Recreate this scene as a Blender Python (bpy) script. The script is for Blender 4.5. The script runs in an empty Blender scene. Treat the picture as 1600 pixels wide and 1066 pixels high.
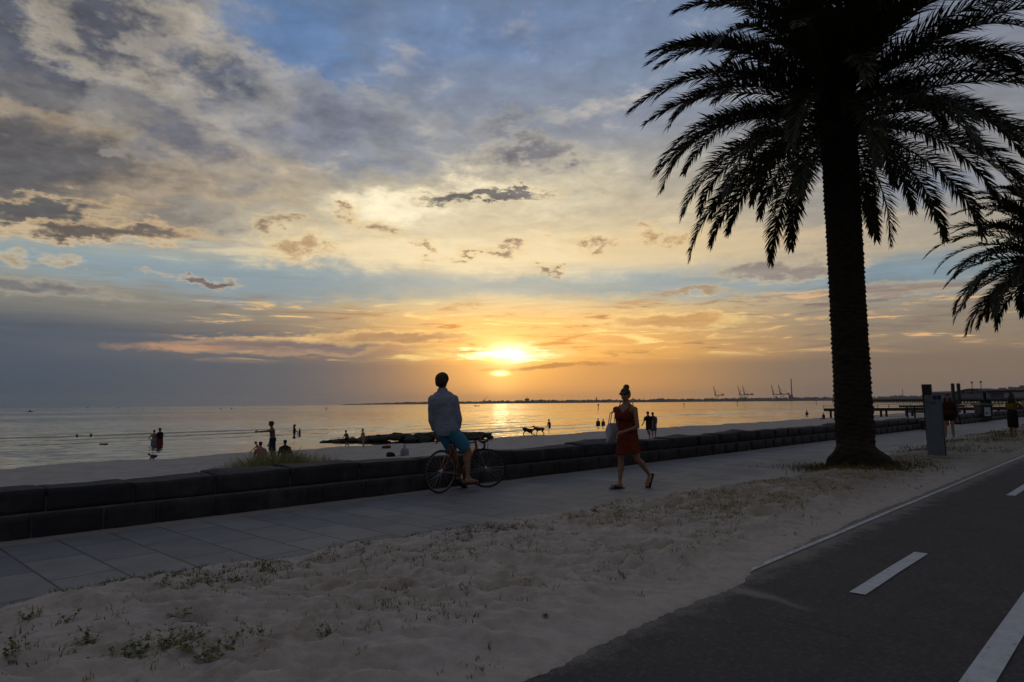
import bpy, math, random
import numpy as np
from mathutils import Vector, Matrix, noise as mnoise
S = bpy.context.scene
COL = S.collection
R = math.radians
# ---------------------------------------------------------------- camera
HEAD = 43.57            # heading of the view, degrees from +X (along the promenade) towards +Y (out to sea)
def make_camera():
    cd = bpy.data.cameras.new('camera'); co = bpy.data.objects.new('camera', cd); COL.objects.link(co)
    a, p, rho = R(HEAD), R(5.2), R(.53)
    f = Vector((math.cos(a)*math.cos(p), math.sin(a)*math.cos(p), math.sin(p)))
    r0 = Vector((math.sin(a), -math.cos(a), 0)); u0 = r0.cross(f)
    r = math.cos(rho)*r0 - math.sin(rho)*u0; u = math.cos(rho)*u0 + math.sin(rho)*r0
    m = Matrix((r, u, -f)).transposed().to_4x4(); m.translation = (0, 0, 1.4)
    co.matrix_world = m
    cd.sensor_width = 36; cd.lens = 24.0; cd.clip_start = .05; cd.clip_end = 30000
    S.camera = co
make_camera()
S.view_settings.view_transform = 'Standard'; S.view_settings.look = 'None'
S.view_settings.exposure = 0; S.view_settings.gamma = 1
S.cycles.use_denoising = True
S.cycles.max_bounces = 6; S.cycles.transparent_max_bounces = 6; S.cycles.volume_bounces = 0
# ---------------------------------------------------------------- node helpers
def lin(r, g, b):
    def c(v):
        v /= 255.
        return v/12.92 if v <= .04045 else ((v+.055)/1.055)**2.4
    return (c(r), c(g), c(b), 1)
class NT:
    """Small expression builder over a node tree."""
    def __init__(s, tree): s.t = tree; s.n = tree.nodes; s.l = tree.links
    def new(s, typ, **kw):
        n = s.n.new(typ)
        for k, v in kw.items(): setattr(n, k, v)
        return n
    def put(s, sock, v):
        if isinstance(v, X): s.l.new(v.s, sock)
        elif hasattr(v, 'is_output'): s.l.new(v, sock)
        else: sock.default_value = v
    def m(s, op, *a, clamp=False):
        n = s.new('ShaderNodeMath', operation=op, use_clamp=clamp)
        for i, v in enumerate(a): s.put(n.inputs[i], v)
        return X(s, n.outputs[0])
    def vm(s, op, *a, out=0):
        n = s.new('ShaderNodeVectorMath', operation=op)
        for i, v in enumerate(a): s.put(n.inputs[i], v)
        return X(s, n.outputs[out])
    def scale(s, v, k):
        n = s.new('ShaderNodeVectorMath', operation='SCALE'); s.put(n.inputs[0], v); s.put(n.inputs['Scale'], k)
        return X(s, n.outputs[0])
    def xyz(s, x, y, z=0.):
        n = s.new('ShaderNodeCombineXYZ')
        for i, v in enumerate((x, y, z)): s.put(n.inputs[i], v)
        return X(s, n.outputs[0])
    def sep(s, v):
        n = s.new('ShaderNodeSeparateXYZ'); s.put(n.inputs[0], v)
        return [X(s, o) for o in n.outputs]
    def step(s, v, lo, hi, a=0., b=1., kind='SMOOTHSTEP'):
        n = s.new('ShaderNodeMapRange', interpolation_type=kind)
        for i, q in enumerate((v, lo, hi, a, b)): s.put(n.inputs[i], q)
        return X(s, n.outputs[0])
    def noise(s, vec, scale=1., detail=6., rough=.55, dist=0., color=False, dims='3D'):
        n = s.new('ShaderNodeTexNoise', noise_dimensions=dims); s.put(n.inputs['Vector'], vec)
        n.inputs['Scale'].default_value = scale; n.inputs['Detail'].default_value = detail
        n.inputs['Roughness'].default_value = rough; n.inputs['Distortion'].default_value = dist
        return X(s, n.outputs['Color' if color else 0])
    def vor(s, vec, scale=1., feature='F1', out=0, rnd=1.):
        n = s.new('ShaderNodeTexVoronoi', feature=feature); s.put(n.inputs['Vector'], vec)
        n.inputs['Scale'].default_value = scale; n.inputs['Randomness'].default_value = rnd
        return X(s, n.outputs[out])
    def mix(s, f, a, b, blend='MIX'):
        n = s.new('ShaderNodeMix', data_type='RGBA', blend_type=blend)
        s.put(n.inputs[0], f); s.put(n.inputs[6], a); s.put(n.inputs[7], b)
        return X(s, n.outputs[2])
    def ramp(s, v, stops, kind='LINEAR'):
        n = s.new('ShaderNodeValToRGB'); s.put(n.inputs[0], v); cr = n.color_ramp; cr.interpolation = kind
        while len(cr.elements) < len(stops): cr.elements.new(.5)
        for e, (p, c) in zip(cr.elements, stops): e.position = p; e.color = c
        return X(s, n.outputs[0])
class X:
    def __init__(s, nt, sock): s.nt = nt; s.s = sock
    def __add__(s, o): return s.nt.m('ADD', s, o)
    __radd__ = __add__
    def __sub__(s, o): return s.nt.m('SUBTRACT', s, o)
    def __rsub__(s, o): return s.nt.m('SUBTRACT', o, s)
    def __mul__(s, o): return s.nt.m('MULTIPLY', s, o)
    __rmul__ = __mul__
    def __truediv__(s, o): return s.nt.m('DIVIDE', s, o)
    def __rtruediv__(s, o): return s.nt.m('DIVIDE', o, s)
# ---------------------------------------------------------------- sky: Nishita clear sky under procedural cloud layers
SUN_AZ = HEAD + .9      # the sun stands almost straight out over the bay
SUN_EL = 3.4
def make_world():
    w = bpy.data.worlds.new('World'); S.world = w; w.use_nodes = True
    t = w.node_tree; t.nodes.clear(); k = NT(t)
    tc = k.new('ShaderNodeTexCoord'); d = X(k, tc.outputs['Generated'])
    dx, dy, dz = k.sep(d)
    ha = R(HEAD)
    fwd = dx*math.cos(ha) + dy*math.sin(ha)
    rgt = dx*math.sin(ha) - dy*math.cos(ha)
    A = k.m('ARCTAN2', rgt, fwd)*(180/math.pi)                 # azimuth from the bay's middle, to the right, degrees
    E = k.m('ARCSINE', k.m('MINIMUM', k.m('MAXIMUM', dz, -1.), 1.))*(180/math.pi)   # elevation, degrees
    # cloud-deck coordinates: a flat layer seen in perspective
    iz = 1./(k.m('MAXIMUM', dz, 0.) + .10)
    P = k.xyz(rgt*iz, fwd*iz, 0.)
    # angular coordinates squeezed towards the horizon, for the flat streaks
    Q = k.xyz(A*.05, E*.22, 0.)
    n_big = k.noise(P, 1.1, 9., .58, .25)
    n_mid = k.noise(P, 3.2, 9., .60, .3)
    n_fine = k.noise(k.vm('ADD', P, (7.3, 1.9, 0.)), 9.0, 7., .6, .2)
    n_str = k.noise(k.xyz(A*.045, E*.55, 3.1), 2.4, 9., .60, .45)
    n_str2 = k.noise(k.xyz(A*.10, E*.9, 8.7), 1.6, 10., .65, .6)
    n_puf = k.noise(k.xyz(A*.35, E*.55, 1.7), 1.5, 9., .62, .1)
    # ragged outlines: the cloud shapes are laid out in sky angles that are themselves pushed about by noise
    w1 = k.sep(k.noise(k.xyz(A*.10, E*.20, 2.2), 1., 3., .55, color=True)); w2 = k.sep(k.noise(k.xyz(A*.42, E*.85, 4.4), 1., 6., .66, color=True))
    sE = k.step(E, 0., 20., .22, 1.)
    A_ = A; E_ = E
    AW = A + (w1[0] - .5)*11. + (w2[0] - .5)*7.5
    EW = E + ((w1[1] - .5)*4.5 + (w2[1] - .5)*4.2)*sE
    wa = (n_puf - .5); we = (w1[2] - .5)
    # ---- base gradients, left / middle / right
    u = k.step(E, 0., 40., kind='LINEAR')
    deg = lambda e: e/40.
    left = k.ramp(u, [(0, lin(66,81,94)), (deg(2.5), lin(75,86,100)), (deg(5), lin(92,97,107)), (deg(7), lin(118,118,118)), (deg(8.5), lin(138,137,130)),
                      (deg(10.5), lin(140,158,166)), (deg(13), lin(176,168,150)), (deg(17), lin(150,146,138)), (deg(23), lin(126,130,140)), (deg(28), lin(112,126,148)), (1, lin(82,104,140))])
    cen = k.ramp(u, [(0, lin(205,146,82)), (deg(1.6), lin(226,160,80)), (deg(3.4), lin(218,156,80)), (deg(5), lin(212,158,92)), (deg(7), lin(214,176,118)), (deg(8.5), lin(196,184,150)),
                     (deg(10.2), lin(168,178,174)), (deg(12), lin(222,204,164)), (deg(15), lin(204,190,160)), (deg(18), lin(186,178,160)), (deg(22), lin(140,146,158)), (deg(28), lin(122,140,168)), (1, lin(96,122,160))])
    right = k.ramp(u, [(0, lin(126,110,94)), (deg(2), lin(142,118,98)), (deg(4), lin(136,118,104)), (deg(6), lin(140,128,116)), (deg(8), lin(152,144,132)), (deg(9.6), lin(140,150,154)),
                       (deg(11), lin(172,160,142)), (deg(14), lin(158,152,144)), (deg(18), lin(138,138,142)), (deg(24), lin(130,134,146)), (deg(30), lin(120,130,150)), (1, lin(92,112,144))])
    fl = k.step(A + we*10. + k.step(E, 9., 3.)*-4., -24., -4., 1., 0.)
    fr = k.step(A + we*8., 9., 27.)
    base = k.mix(fr, k.mix(fl, cen, left), right)
    # the sky behind the viewer is a dim blue-grey, the zenith a deeper blue
    back = k.ramp(k.step(E, 0., 90., kind='LINEAR'), [(0, lin(80,74,76)), (.2, lin(86,85,92)), (.5, lin(116,119,131)), (1, lin(130,136,150))])
    fb = k.step(k.m('ABSOLUTE', A), 50., 105.)
    base = k.mix(k.m('MAXIMUM', fb, k.step(E, 36., 60.)), base, back)
    # clear sky from the sky texture shows through the thin parts
    sk = k.new('ShaderNodeTexSky', sky_type='NISHITA', sun_disc=False)
    sk.sun_elevation = R(SUN_EL); sk.sun_rotation = R(90 - SUN_AZ)
    nish = k.scale(X(k, sk.outputs[0]), .10)
    base = k.mix(.12, base, nish)
    col = base
    # ---- blue gaps
    def ell(a0, e0, ra, re, warp=1., rot=0., n=None):
        """1 at the middle of an ellipse in the sky, 0 at its ragged rim, negative outside."""
        da = AW - a0; de = EW - e0
        if rot:
            c, s_ = math.cos(R(rot)), math.sin(R(rot)); da, de = da*c + de*s_, de*c - da*s_
        da = da*(1./ra); de = de*(1./re)
        r = k.m('SQRT', da*da + de*de)
        return 1. - r + (n if n is not None else wa)*warp
    def lay(col, mask, c, lo=0., hi=.5, amt=1.):
        return k.mix(k.step(mask, lo, hi)*amt, col, c)
    col = lay(col, ell(-19., 27.5, 11., 6., 1.6, n=n_mid-.5), lin(98,130,174), -.1, .9, .7)
    col = lay(col, ell(-3., 29.5, 13., 3.2, 2.2, n=n_mid-.5), lin(112,136,172), 0., .8, .6)
    col = lay(col, ell(-12., 20., 9., 3., 2.6, n=n_mid-.5), lin(108,126,154), 0., .8, .6)
    col = lay(col, ell(33., 15.4, 7., 2.4, 1.2, n=n_mid-.5), lin(130,138,152), -.1, .7, .8)
    # ---- high broken layer: pale lit flakes and lavender grey undersides
    hi = k.step(E, 11., 19.)
    flake = k.step(n_mid + (n_fine - .5)*.35, .52, .70)
    warm = k.mix(k.step(E, 12., 27.), lin(236,214,170), lin(178,172,166))
    col = k.mix(flake*hi*.75*k.step(k.m('ABSOLUTE', A + 6.), 38., 18.), col, warm)
    shade = k.step(n_big + (n_mid - .5)*.5, .50, .72)
    col = k.mix(shade*k.step(E, 12.5, 17.5)*k.step(k.m('ABSOLUTE', A + 4.), 46., 30.)*.62, col, k.mix(k.step(E, 14., 26.), lin(132,128,126), lin(110,116,134)))
    # ---- the bright veil above the sun
    veil = ell(-7., 15.2, 20., 4.6, 1.5, 6., n=n_mid-.5)
    col = lay(col, veil, lin(224,210,178), -.1, .9, .6)
    col = lay(col, ell(-7.5, 16.6, 9., 1.7, 1.4, 8., n=n_mid-.5), lin(244,232,200), -.1, .8, .8)
    col = lay(col, ell(-6., 12.2, 22., 1.7, 1.6, n=n_str2-.5), lin(240,220,180), -.1, .8, .7)
    col = lay(col, ell(18., 12.6, 16., 1.8, 1.5, n=n_str2-.5), lin(214,190,152), -.1, .8, .55)
    col = lay(col, ell(7., 18.4, 7., 2.0, 1.5, 14., n=n_mid-.5), lin(206,196,170), -.1, .9, .6)
    col = lay(col, ell(13.5, 16., 5., 1.2, 1.4, 14., n=n_mid-.5), lin(196,182,158), -.1, .9, .5)
    col = lay(col, ell(-20., 9.7, 18., 1.9, .8, n=n_str2-.5), lin(138,153,162), -.05, .75, .75)
    col = lay(col, ell(2., 9.9, 12., 1.2, 1.3, n=n_str2-.5), lin(166,172,166), -.05, .7, .6)
    col = lay(col, ell(15., 9.5, 13., 1.7, 1.4, n=n_str2-.5), lin(146,158,162), -.1, .8, .7)
    col = lay(col, ell(30., 9.0, 10., 1.9, 1.2, n=n_str-.5), lin(124,144,156), -.1, .7, .8)
    # ---- heavy cloud bank, upper left: pale ragged rim, then the dark body
    def cumulus(col, a0, e0, ra, re, body, rim, warp=1.5, rot=0., n=None, soft=.35, rimw=.35, amt=1., ra_=.6):
        mk = ell(a0, e0, ra, re, warp, rot, n)
        col = k.mix(k.step(mk, -rimw, .10)*amt*ra_, col, rim)
        return k.mix(k.step(mk, .0, soft)*amt, col, k.mix(k.step((n_mid - .5) + (n_fine - .5)*.5, -.18, .22), body, tuple(min(1, c*1.28) for c in body[:3]) + (1,)))
    nb = (n_mid - .5) + (n_puf - .5)*.5
    rimc = lin(186,172,148)
    dk = lin(74,79,92); dk2 = lin(84,85,90)
    cut = k.step(E + (n_str - .5)*5. + (n_mid - .5)*3., 11.8, 13.6)
    col = cumulus(col, -46., 21.5, 19., 13., dk, lin(150,144,136), 1.2, -12., nb + .34, .55, .3, cut*.96, .4)
    col = cumulus(col, -44., 16.4, 25., 3.8, dk2, lin(190,170,140), 1.1, 3., nb, .6, .3, cut*.9)
    col = cumulus(col, -33., 25.8, 8., 5., lin(84,88,100), lin(158,152,144), 1.2, -10., nb + .22, .6, .3, .9, .45)
    col = cumulus(col, -30.5, 26., 5.6, 2.8, lin(88,90,100), lin(184,174,156), 1.4, 0., nb, .6)
    col = cumulus(col, -24., 24.4, 5.8, 3.0, lin(92,97,110), lin(176,168,156), 1.5, -10., nb, .7)
    col = cumulus(col, -15.5, 22.5, 9., 2.8, lin(106,111,126), lin(158,156,154), 1.9, -6., nb, 1., .3, .8)
    col = cumulus(col, -27., 20.2, 7., 2.6, lin(96,99,110), lin(160,154,146), 1.9, -14., nb, .9, .3, .85)
    ns = (n_str - .5)*1.2 + (n_puf - .5)*.6
    col = cumulus(col, -32., 12.6, 6.5, .75, lin(104,96,90), lin(214,184,142), 1.0, 3., ns, .5)
    col = cumulus(col, -36.5, 13.6, 7., .9, lin(96,94,94), lin(200,176,140), 1.0, 3., ns, .5)
    # ---- middle greys and the small dark puffs
    grey = lin(112,111,116)
    col = cumulus(col, 2.6, 20.4, 5.2, 1.15, grey, lin(170,162,148), 2.1, 6., nb, .8, .3, .9)
    col = cumulus(col, 1., 22.4, 5., 1.0, lin(118,120,130), lin(160,158,154), 2.0, 6., nb, .9, .3, .8)
    col = cumulus(col, -1.5, 17.3, 4.6, .55, lin(112,107,104), lin(214,196,160), .9, 2., ns, .5, .3)
    pu = (n_puf - .5)*1.6 + (k.noise(k.xyz(A*1.3, E*2., 9.4), 1.3, 7., .68) - .5)*1.6
    rim2 = lin(232,200,146)
    br = lin(150,124,100)
    for a0, e0, ra, re, c in ((-11., 14.5, 1.6, .95, br), (-13., 15.3, 1.3, .8, br), (-17.9, 14.1, 1.3, .75, lin(146,126,106)), (-16.3, 12.1, 2.9, .9, lin(176,146,112)),
                              (-1., 12.8, 2.2, .40, lin(142,120,104)), (-3.2, 12.4, .9, .4, lin(150,126,106)), (-7.5, 12.8, .9, .5, lin(170,142,110)), (-7.2, 11.6, .8, .35, lin(168,140,112)),
                              (6.8, 13.0, 2.7, .42, lin(158,134,110)), (11.8, 13.8, 1.5, .55, lin(184,150,110)), (14.6, 13.2, 1.6, .4, lin(190,158,118)), (-36., 10.2, 1., .5, lin(168,148,122)), (-33., 10.4, 1., .4, lin(160,142,122)),
                              (3.2, 11., .9, .25, lin(150,126,106)), (-4.9, 11.9, .7, .3, lin(160,134,110))):
        col = cumulus(col, a0, e0, ra*.95, re*.9, tuple(v*.84 for v in c[:3]) + (1,), rim2, 1.0, 0., pu, 1.05, .7, .85, .35)
    col = cumulus(col, -25., 9.85, 3.0, .34, lin(116,106,104), lin(190,176,150), .8, 0., ns, .5, .3)
    col = cumulus(col, -36.5, 8.3, 7.5, .6, lin(104,103,108), lin(168,158,142), .9, -3., ns, .7, .3, .8)
    col = cumulus(col, 21., 10.4, 6.5, .75, lin(134,124,118), lin(196,178,148), 1.5, 2., ns, .6, .3, .9)
    col = cumulus(col, 13., 9.1, 4., .3, lin(160,136,112), lin(206,184,146), 1.0, 0., ns, .6, .3, .8)
    col = cumulus(col, 26., 8.1, 9., .55, lin(142,126,116), lin(196,172,138), 1.4, 0., ns, .6, .3, .7)
    # ---- low band: grey shelf on the left, broken gold and mauve streaks through the middle and right
    shelf = k.step(E + (n_str - .5)*1.2 + k.step(A, -38., 6., 0., 1.)*1.6, 7.2, 5.6)
    col = k.mix(shelf*k.step(A, -2., -16.)*.75, col, k.mix(k.step(A, -38., -12.), lin(78,89,104), lin(110,108,109)))
    band = k.step(E, 3.0, 4.2)*k.step(E, 9.2, 7.2)*k.step(A, -30., -20.)
    gold = k.mix(k.step(k.m('ABSOLUTE', A), 6., 26.), lin(255,222,138), lin(226,178,124))
    col = k.mix(band*k.step(n_str2, .54, .66)*.95, col, gold)
    mauve = k.mix(k.step(k.m('ABSOLUTE', A + 1.), 4., 24.), lin(206,148,86), lin(140,122,112))
    col = k.mix(band*k.step(n_str2, .47, .36)*.9, col, mauve)
    col = cumulus(col, -17.5, 4.75, 8.5, .62, lin(122,108,104), lin(206,166,124), 1.3, 1., ns, .5, .45, .85)
    col = cumulus(col, -9., 5.6, 9., .5, lin(168,132,98), lin(246,204,132), 1.0, 2., ns, .6, .5, .85)
    col = cumulus(col, -26., 4.35, 5., .30, lin(178,136,106), lin(150,128,114), 1.4, 0., ns, .8, .4, .7)
    col = cumulus(col, 12.5, 6.7, 5., .55, lin(190,146,98), lin(250,216,146), 1.2, 0., ns, .6, .5, .8)
    # flat hazy base under the streaks
    low = k.step(E + (n_str - .5)*.7, 4.1, 2.9)
    lowc = k.mix(k.step(A, 2., 26.), k.mix(k.step(A, -20., 0.), k.mix(k.step(A, -38., -14.), k.mix(k.step(E, 0., 4.), lin(62,79,93), lin(78,88,102)), lin(99,99,103)), lin(172,134,96)), lin(124,109,97))
    lowc = k.mix(k.m('MULTIPLY', k.step(k.m('ABSOLUTE', A - 5.), 17., 2.), .75), lowc, lin(208,150,88))
    col = k.mix(low*.78*k.step(k.m('ABSOLUTE', A), 75., 45.), col, lowc)
    # fine mottling of the cloud layers
    tex = 1. + (n_fine - .5)*.75*k.step(E, 11., 18.)*k.step(E, 40., 30.) + (n_mid - .5)*.30*k.step(E, 9., 16.) + (n_str2 - .5)*.55*k.step(E, 3., 4.5)*k.step(E, 13., 9.)
    col = k.scale(col, tex)
    cs = k.sep(col); con = k.step(E, 3., 8.)*k.step(k.m('ABSOLUTE', A), 60., 42.)      # crisper light in the open sky
    pw = lambda c: k.m('POWER', k.m('MAXIMUM', c*1.15, 0.), 1.10)
    col = k.mix(con, col, k.xyz(pw(cs[0]), pw(cs[1]), pw(cs[2])))
    # ---- the veiled sun
    def glow(a0, e0, sa, se, c, amt):
        nonlocal col
        da = (A - a0)*(1./sa); de = (E - e0)*(1./se)
        g = k.m('EXPONENT', (da*da + de*de)*-1.)*amt
        col = k.vm('ADD', col, k.scale(k.xyz(*c[:3]), g))
    glow(-.2, 3.4, 9., 3.8, lin(255,170,60), .20)
    glow(-.8, 3.6, 4.6, 2.6, lin(255,186,76), .50)
    core = (n_str2 - .5)*2.6
    mk = ell(.2, 4.35, 8.5, 1.15, 1.5, 0., core)
    col = k.mix(k.step(mk, .0, .8)*.85, col, lin(255,220,134))
    mk = ell(-.4, 4.15, 4.2, 1.0, 1.1, 0., core)
    col = k.vm('ADD', col, k.scale(k.xyz(1.0, .86, .55), k.step(mk, .0, 1.25)*1.8))
    glow(-.5, 4.2, 1.6, .85, (1., .86, .54, 1), 1.1)
    bar = ell(2.4, 3.0, 6.5, .24, .6, 2., ns)
    col = k.mix(k.step(bar, 0., .6)*.75, col, lin(192,138,74))
    dA = (A + 1.)*(1/.6); dE = (E - 2.5)*(1/.19)
    col = k.vm('ADD', col, k.scale(k.xyz(1.0, .80, .40), k.m('EXPONENT', (dA*dA + dE*dE)*-1.)*1.8))
    dA = (A + 1.)*(1/1.7); dE = (E - 1.9)*(1/1.5)
    col = k.vm('ADD', col, k.scale(k.xyz(1.0, .60, .18), k.m('EXPONENT', (dA*dA + dE*dE)*-1.)*.30))
    # below the horizon the far sea haze
    col = k.mix(k.step(E, -.1, -3.), col, k.mix(.5, lowc, lin(70,74,80)))
    bg = k.new('ShaderNodeBackground'); k.put(bg.inputs[0], col); bg.inputs[1].default_value = 1.
    out = k.new('ShaderNodeOutputWorld'); t.links.new(bg.outputs[0], out.inputs[0])
    w.cycles.sampling_method = 'MANUAL'; w.cycles.sample_map_resolution = 1024
make_world()
def make_sun():
    ld = bpy.data.lights.new('sun', 'SUN'); lo = bpy.data.objects.new('sun', ld); COL.objects.link(lo)
    ld.energy = .0012; ld.angle = R(1.3); ld.color = (1., .68, .38)
    a, e = R(SUN_AZ), R(SUN_EL)
    d = Vector((math.cos(a)*math.cos(e), math.sin(a)*math.cos(e), math.sin(e)))
    lo.rotation_euler = d.to_track_quat('Z', 'Y').to_euler()
make_sun()
# ---------------------------------------------------------------- materials
MATS = {}
def mat(name, c, rough=.7, var=.25, vs=6., bump=0., bs=60., spec=.3, metal=0., c2=None, extra=None, stretch=None):
    """Principled surface with noise-broken colour and bump; c, c2 are linear albedo triples."""
    if name in MATS: return MATS[name]
    m = bpy.data.materials.new(name); m.use_nodes = True; t = m.node_tree; t.nodes.clear(); k = NT(t)
    p = k.new('ShaderNodeBsdfPrincipled'); o = k.new('ShaderNodeOutputMaterial'); t.links.new(p.outputs[0], o.inputs[0])
    co = X(k, k.new('ShaderNodeTexCoord').outputs['Object'])
    if stretch: co = k.vm('MULTIPLY', co, stretch)
    n = k.noise(co, vs, 5., .6)
    c = tuple(c); c2 = tuple(c2) if c2 else tuple(v*(1-var) for v in c); cb = tuple(min(1, v*(1+var*.6)) for v in c)
    col = k.mix(k.step(n, .32, .68), c2 + (1,), cb + (1,))
    if extra: col = extra(k, co, col)
    k.put(p.inputs['Base Color'], col); p.inputs['Roughness'].default_value = rough
    p.inputs['Specular IOR Level'].default_value = spec; p.inputs['Metallic'].default_value = metal
    if bump:
        b = k.new('ShaderNodeBump'); b.inputs['Strength'].default_value = 1.; b.inputs['Distance'].default_value = bump
        k.put(b.inputs['Height'], k.noise(co, bs, 4., .6)); t.links.new(b.outputs[0], p.inputs['Normal'])
    MATS[name] = m; m['p'] = 1
    return m
# ---------------------------------------------------------------- object helpers
def tag(o, label=None, cat=None, group=None, kind=None):
    if label: o['label'] = label
    if cat: o['category'] = cat
    if group: o['group'] = group
    if kind: o['kind'] = kind
    return o
def empty(name, loc=(0, 0, 0), rz=0.):
    o = bpy.data.objects.new(name, None); COL.objects.link(o); o.location = loc; o.rotation_euler = (0, 0, rz)
    o.empty_display_size = .1
    return o
def copy_tree(o, parent=None):
    c = o.copy(); COL.objects.link(c); c.parent = parent
    for ch in list(o.children): copy_tree(ch, c)
    return c
class MB:
    def __init__(s): s.v = []; s.f = []
    def add(s, vs, fs):
        n = len(s.v); s.v += [tuple(float(q) for q in p) for p in vs]; s.f += [tuple(i + n for i in f) for f in fs]; return s
    def box(s, c, d, rz=0., top=1., R3=None):
        x, y, z = (q/2 for q in d); vs = []
        for zz, k in ((-z, 1.), (z, top)):
            for xx, yy in ((-x*k, -y*k), (x*k, -y*k), (x*k, y*k), (-x*k, y*k)): vs.append((xx, yy, zz))
        vs = np.array(vs)
        if rz: ca, sa = math.cos(rz), math.sin(rz); vs = vs @ np.array([[ca, sa, 0], [-sa, ca, 0], [0, 0, 1]])
        if R3 is not None: vs = vs @ np.array(R3).T
        vs = vs + np.array(c)
        return s.add(vs, [(3, 2, 1, 0), (4, 5, 6, 7), (0, 1, 5, 4), (1, 2, 6, 5), (2, 3, 7, 6), (3, 0, 4, 7)])
    def rings(s, rs, cap=True, closed=False):
        n = len(rs[0]); vs = [p for r in rs for p in r]; fs = []
        m = len(rs)
        for i in range(m if closed else m - 1):
            for j in range(n):
                a, b = i*n + j, i*n + (j + 1) % n; i2 = (i + 1) % m
                fs.append((a, b, i2*n + (j + 1) % n, i2*n + j))
        if cap and not closed: fs.append(tuple(range(n))[::-1]); fs.append(tuple((m - 1)*n + j for j in range(n)))
        return s.add(vs, fs)
    def tube(s, pts, rad, seg=10, cap=True, closed=False, flat=None):
        P = [np.array(p, float) for p in pts]; m = len(P)
        rad = [rad]*m if (np.isscalar(rad) or isinstance(rad, tuple)) else list(rad)
        t0 = P[1] - P[0]; t0 /= np.linalg.norm(t0)
        up = np.array([0, 0, 1.]) if abs(t0[2]) < .9 else np.array([1., 0, 0])
        if flat is not None: up = np.array(flat, float)
        rs = []; a = None
        for i in range(m):
            t = (P[(i + 1) % m] - P[i - 1]) if closed else (P[min(i + 1, m - 1)] - P[max(i - 1, 0)])
            t = t/(np.linalg.norm(t) + 1e-12)
            if a is None: a = np.cross(t, up)
            a = a - t*np.dot(a, t); a /= (np.linalg.norm(a) + 1e-12); b = np.cross(a, t)
            r = rad[i]; ra, rb = (r if isinstance(r, (tuple, list)) else (r, r))
            rs.append([P[i] + a*ra*math.cos(q) + b*rb*math.sin(q) for q in (2*math.pi*j/seg for j in range(seg))])
        return s.rings(rs, cap, closed)
    def cap(s, p, q, r0, r1, seg=12):
        """tapered capsule: round at both ends"""
        p, q = np.array(p, float), np.array(q, float); d = q - p; L = np.linalg.norm(d) + 1e-9; d = d/L
        pts = [p - d*r0*.98, p - d*r0*.75, p - d*r0*.35, p, p + d*L*.33, p + d*L*.66, q, q + d*r1*.35, q + d*r1*.75, q + d*r1*.98]
        rd = [r0*.2, r0*.66, r0*.94, r0, r0 + (r1 - r0)*.33, r0 + (r1 - r0)*.66, r1, r1*.94, r1*.66, r1*.2]
        return s.tube(pts, rd, seg)
    def ell(s, c, r, M=None, nu=14, nv=9):
        rs = []; M = np.eye(3) if M is None else np.array(M)
        for i in range(nv + 1):
            th = math.pi*(i + .02*(i == 0) - .02*(i == nv))/nv
            rs.append([np.array(c) + M @ np.array([r[0]*math.sin(th)*math.cos(q), r[1]*math.sin(th)*math.sin(q), -r[2]*math.cos(th)]) for q in (2*math.pi*j/nu for j in range(nu))])
        return s.rings(rs)
    def prism(s, poly, p0, ax, ay, az, depth):
        """polygon in the (ax, ay) plane at p0, extruded by depth along az"""
        p0, ax, ay, az = (np.array(q, float) for q in (p0, ax, ay, az)); n = len(poly)
        a = [p0 + ax*x + ay*y for x, y in poly]; b = [p + az*depth for p in a]
        return s.add(a + b, [tuple(range(n))[::-1], tuple(range(n, 2*n))] + [(i, (i + 1) % n, n + (i + 1) % n, n + i) for i in range(n)])
    def join(s, o): return s.add(o.v, o.f)
    def mesh(s, name):
        me = bpy.data.meshes.new(name); me.from_pydata(s.v, [], s.f); me.update(); return me
    def build(s, name, m, parent=None, smooth=False, bevel=0.):
        return link(name, s.mesh(name), m, parent, smooth, bevel)
def link(name, me, m, parent=None, smooth=False, bevel=0.):
    o = bpy.data.objects.new(name, me); COL.objects.link(o)
    me.materials.clear(); me.materials.append(m)
    if parent is not None: o.parent = parent
    if smooth: me.polygons.foreach_set('use_smooth', [True]*len(me.polygons))
    if bevel:
        b = o.modifiers.new('bevel', 'BEVEL'); b.width = bevel; b.segments = 2; b.limit_method = 'ANGLE'
    return o
def npmesh(name, V, F):
    me = bpy.data.meshes.new(name); V = np.asarray(V, np.float32); F = np.asarray(F, np.int32)
    me.vertices.add(len(V)); me.vertices.foreach_set('co', V.ravel())
    n = F.shape[1]
    me.loops.add(F.size); me.loops.foreach_set('vertex_index', F.ravel())
    me.polygons.add(len(F)); me.polygons.foreach_set('loop_start', np.arange(0, F.size, n, dtype=np.int32)); me.polygons.foreach_set('loop_total', np.full(len(F), n, np.int32))
    me.update(calc_edges=True); me.validate(); return me
def grid(name, xs, ys, zf, m, smooth=True):
    Xg, Yg = np.meshgrid(xs, ys, indexing='ij'); Z = zf(Xg, Yg)
    V = np.stack([Xg, Yg, Z], -1).reshape(-1, 3); nx, ny = Xg.shape
    i = np.arange(nx*ny).reshape(nx, ny)
    F = np.stack([i[:-1, :-1], i[1:, :-1], i[1:, 1:], i[:-1, 1:]], -1).reshape(-1, 4)
    return link(name, npmesh(name, V, F), m, None, smooth)
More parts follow.
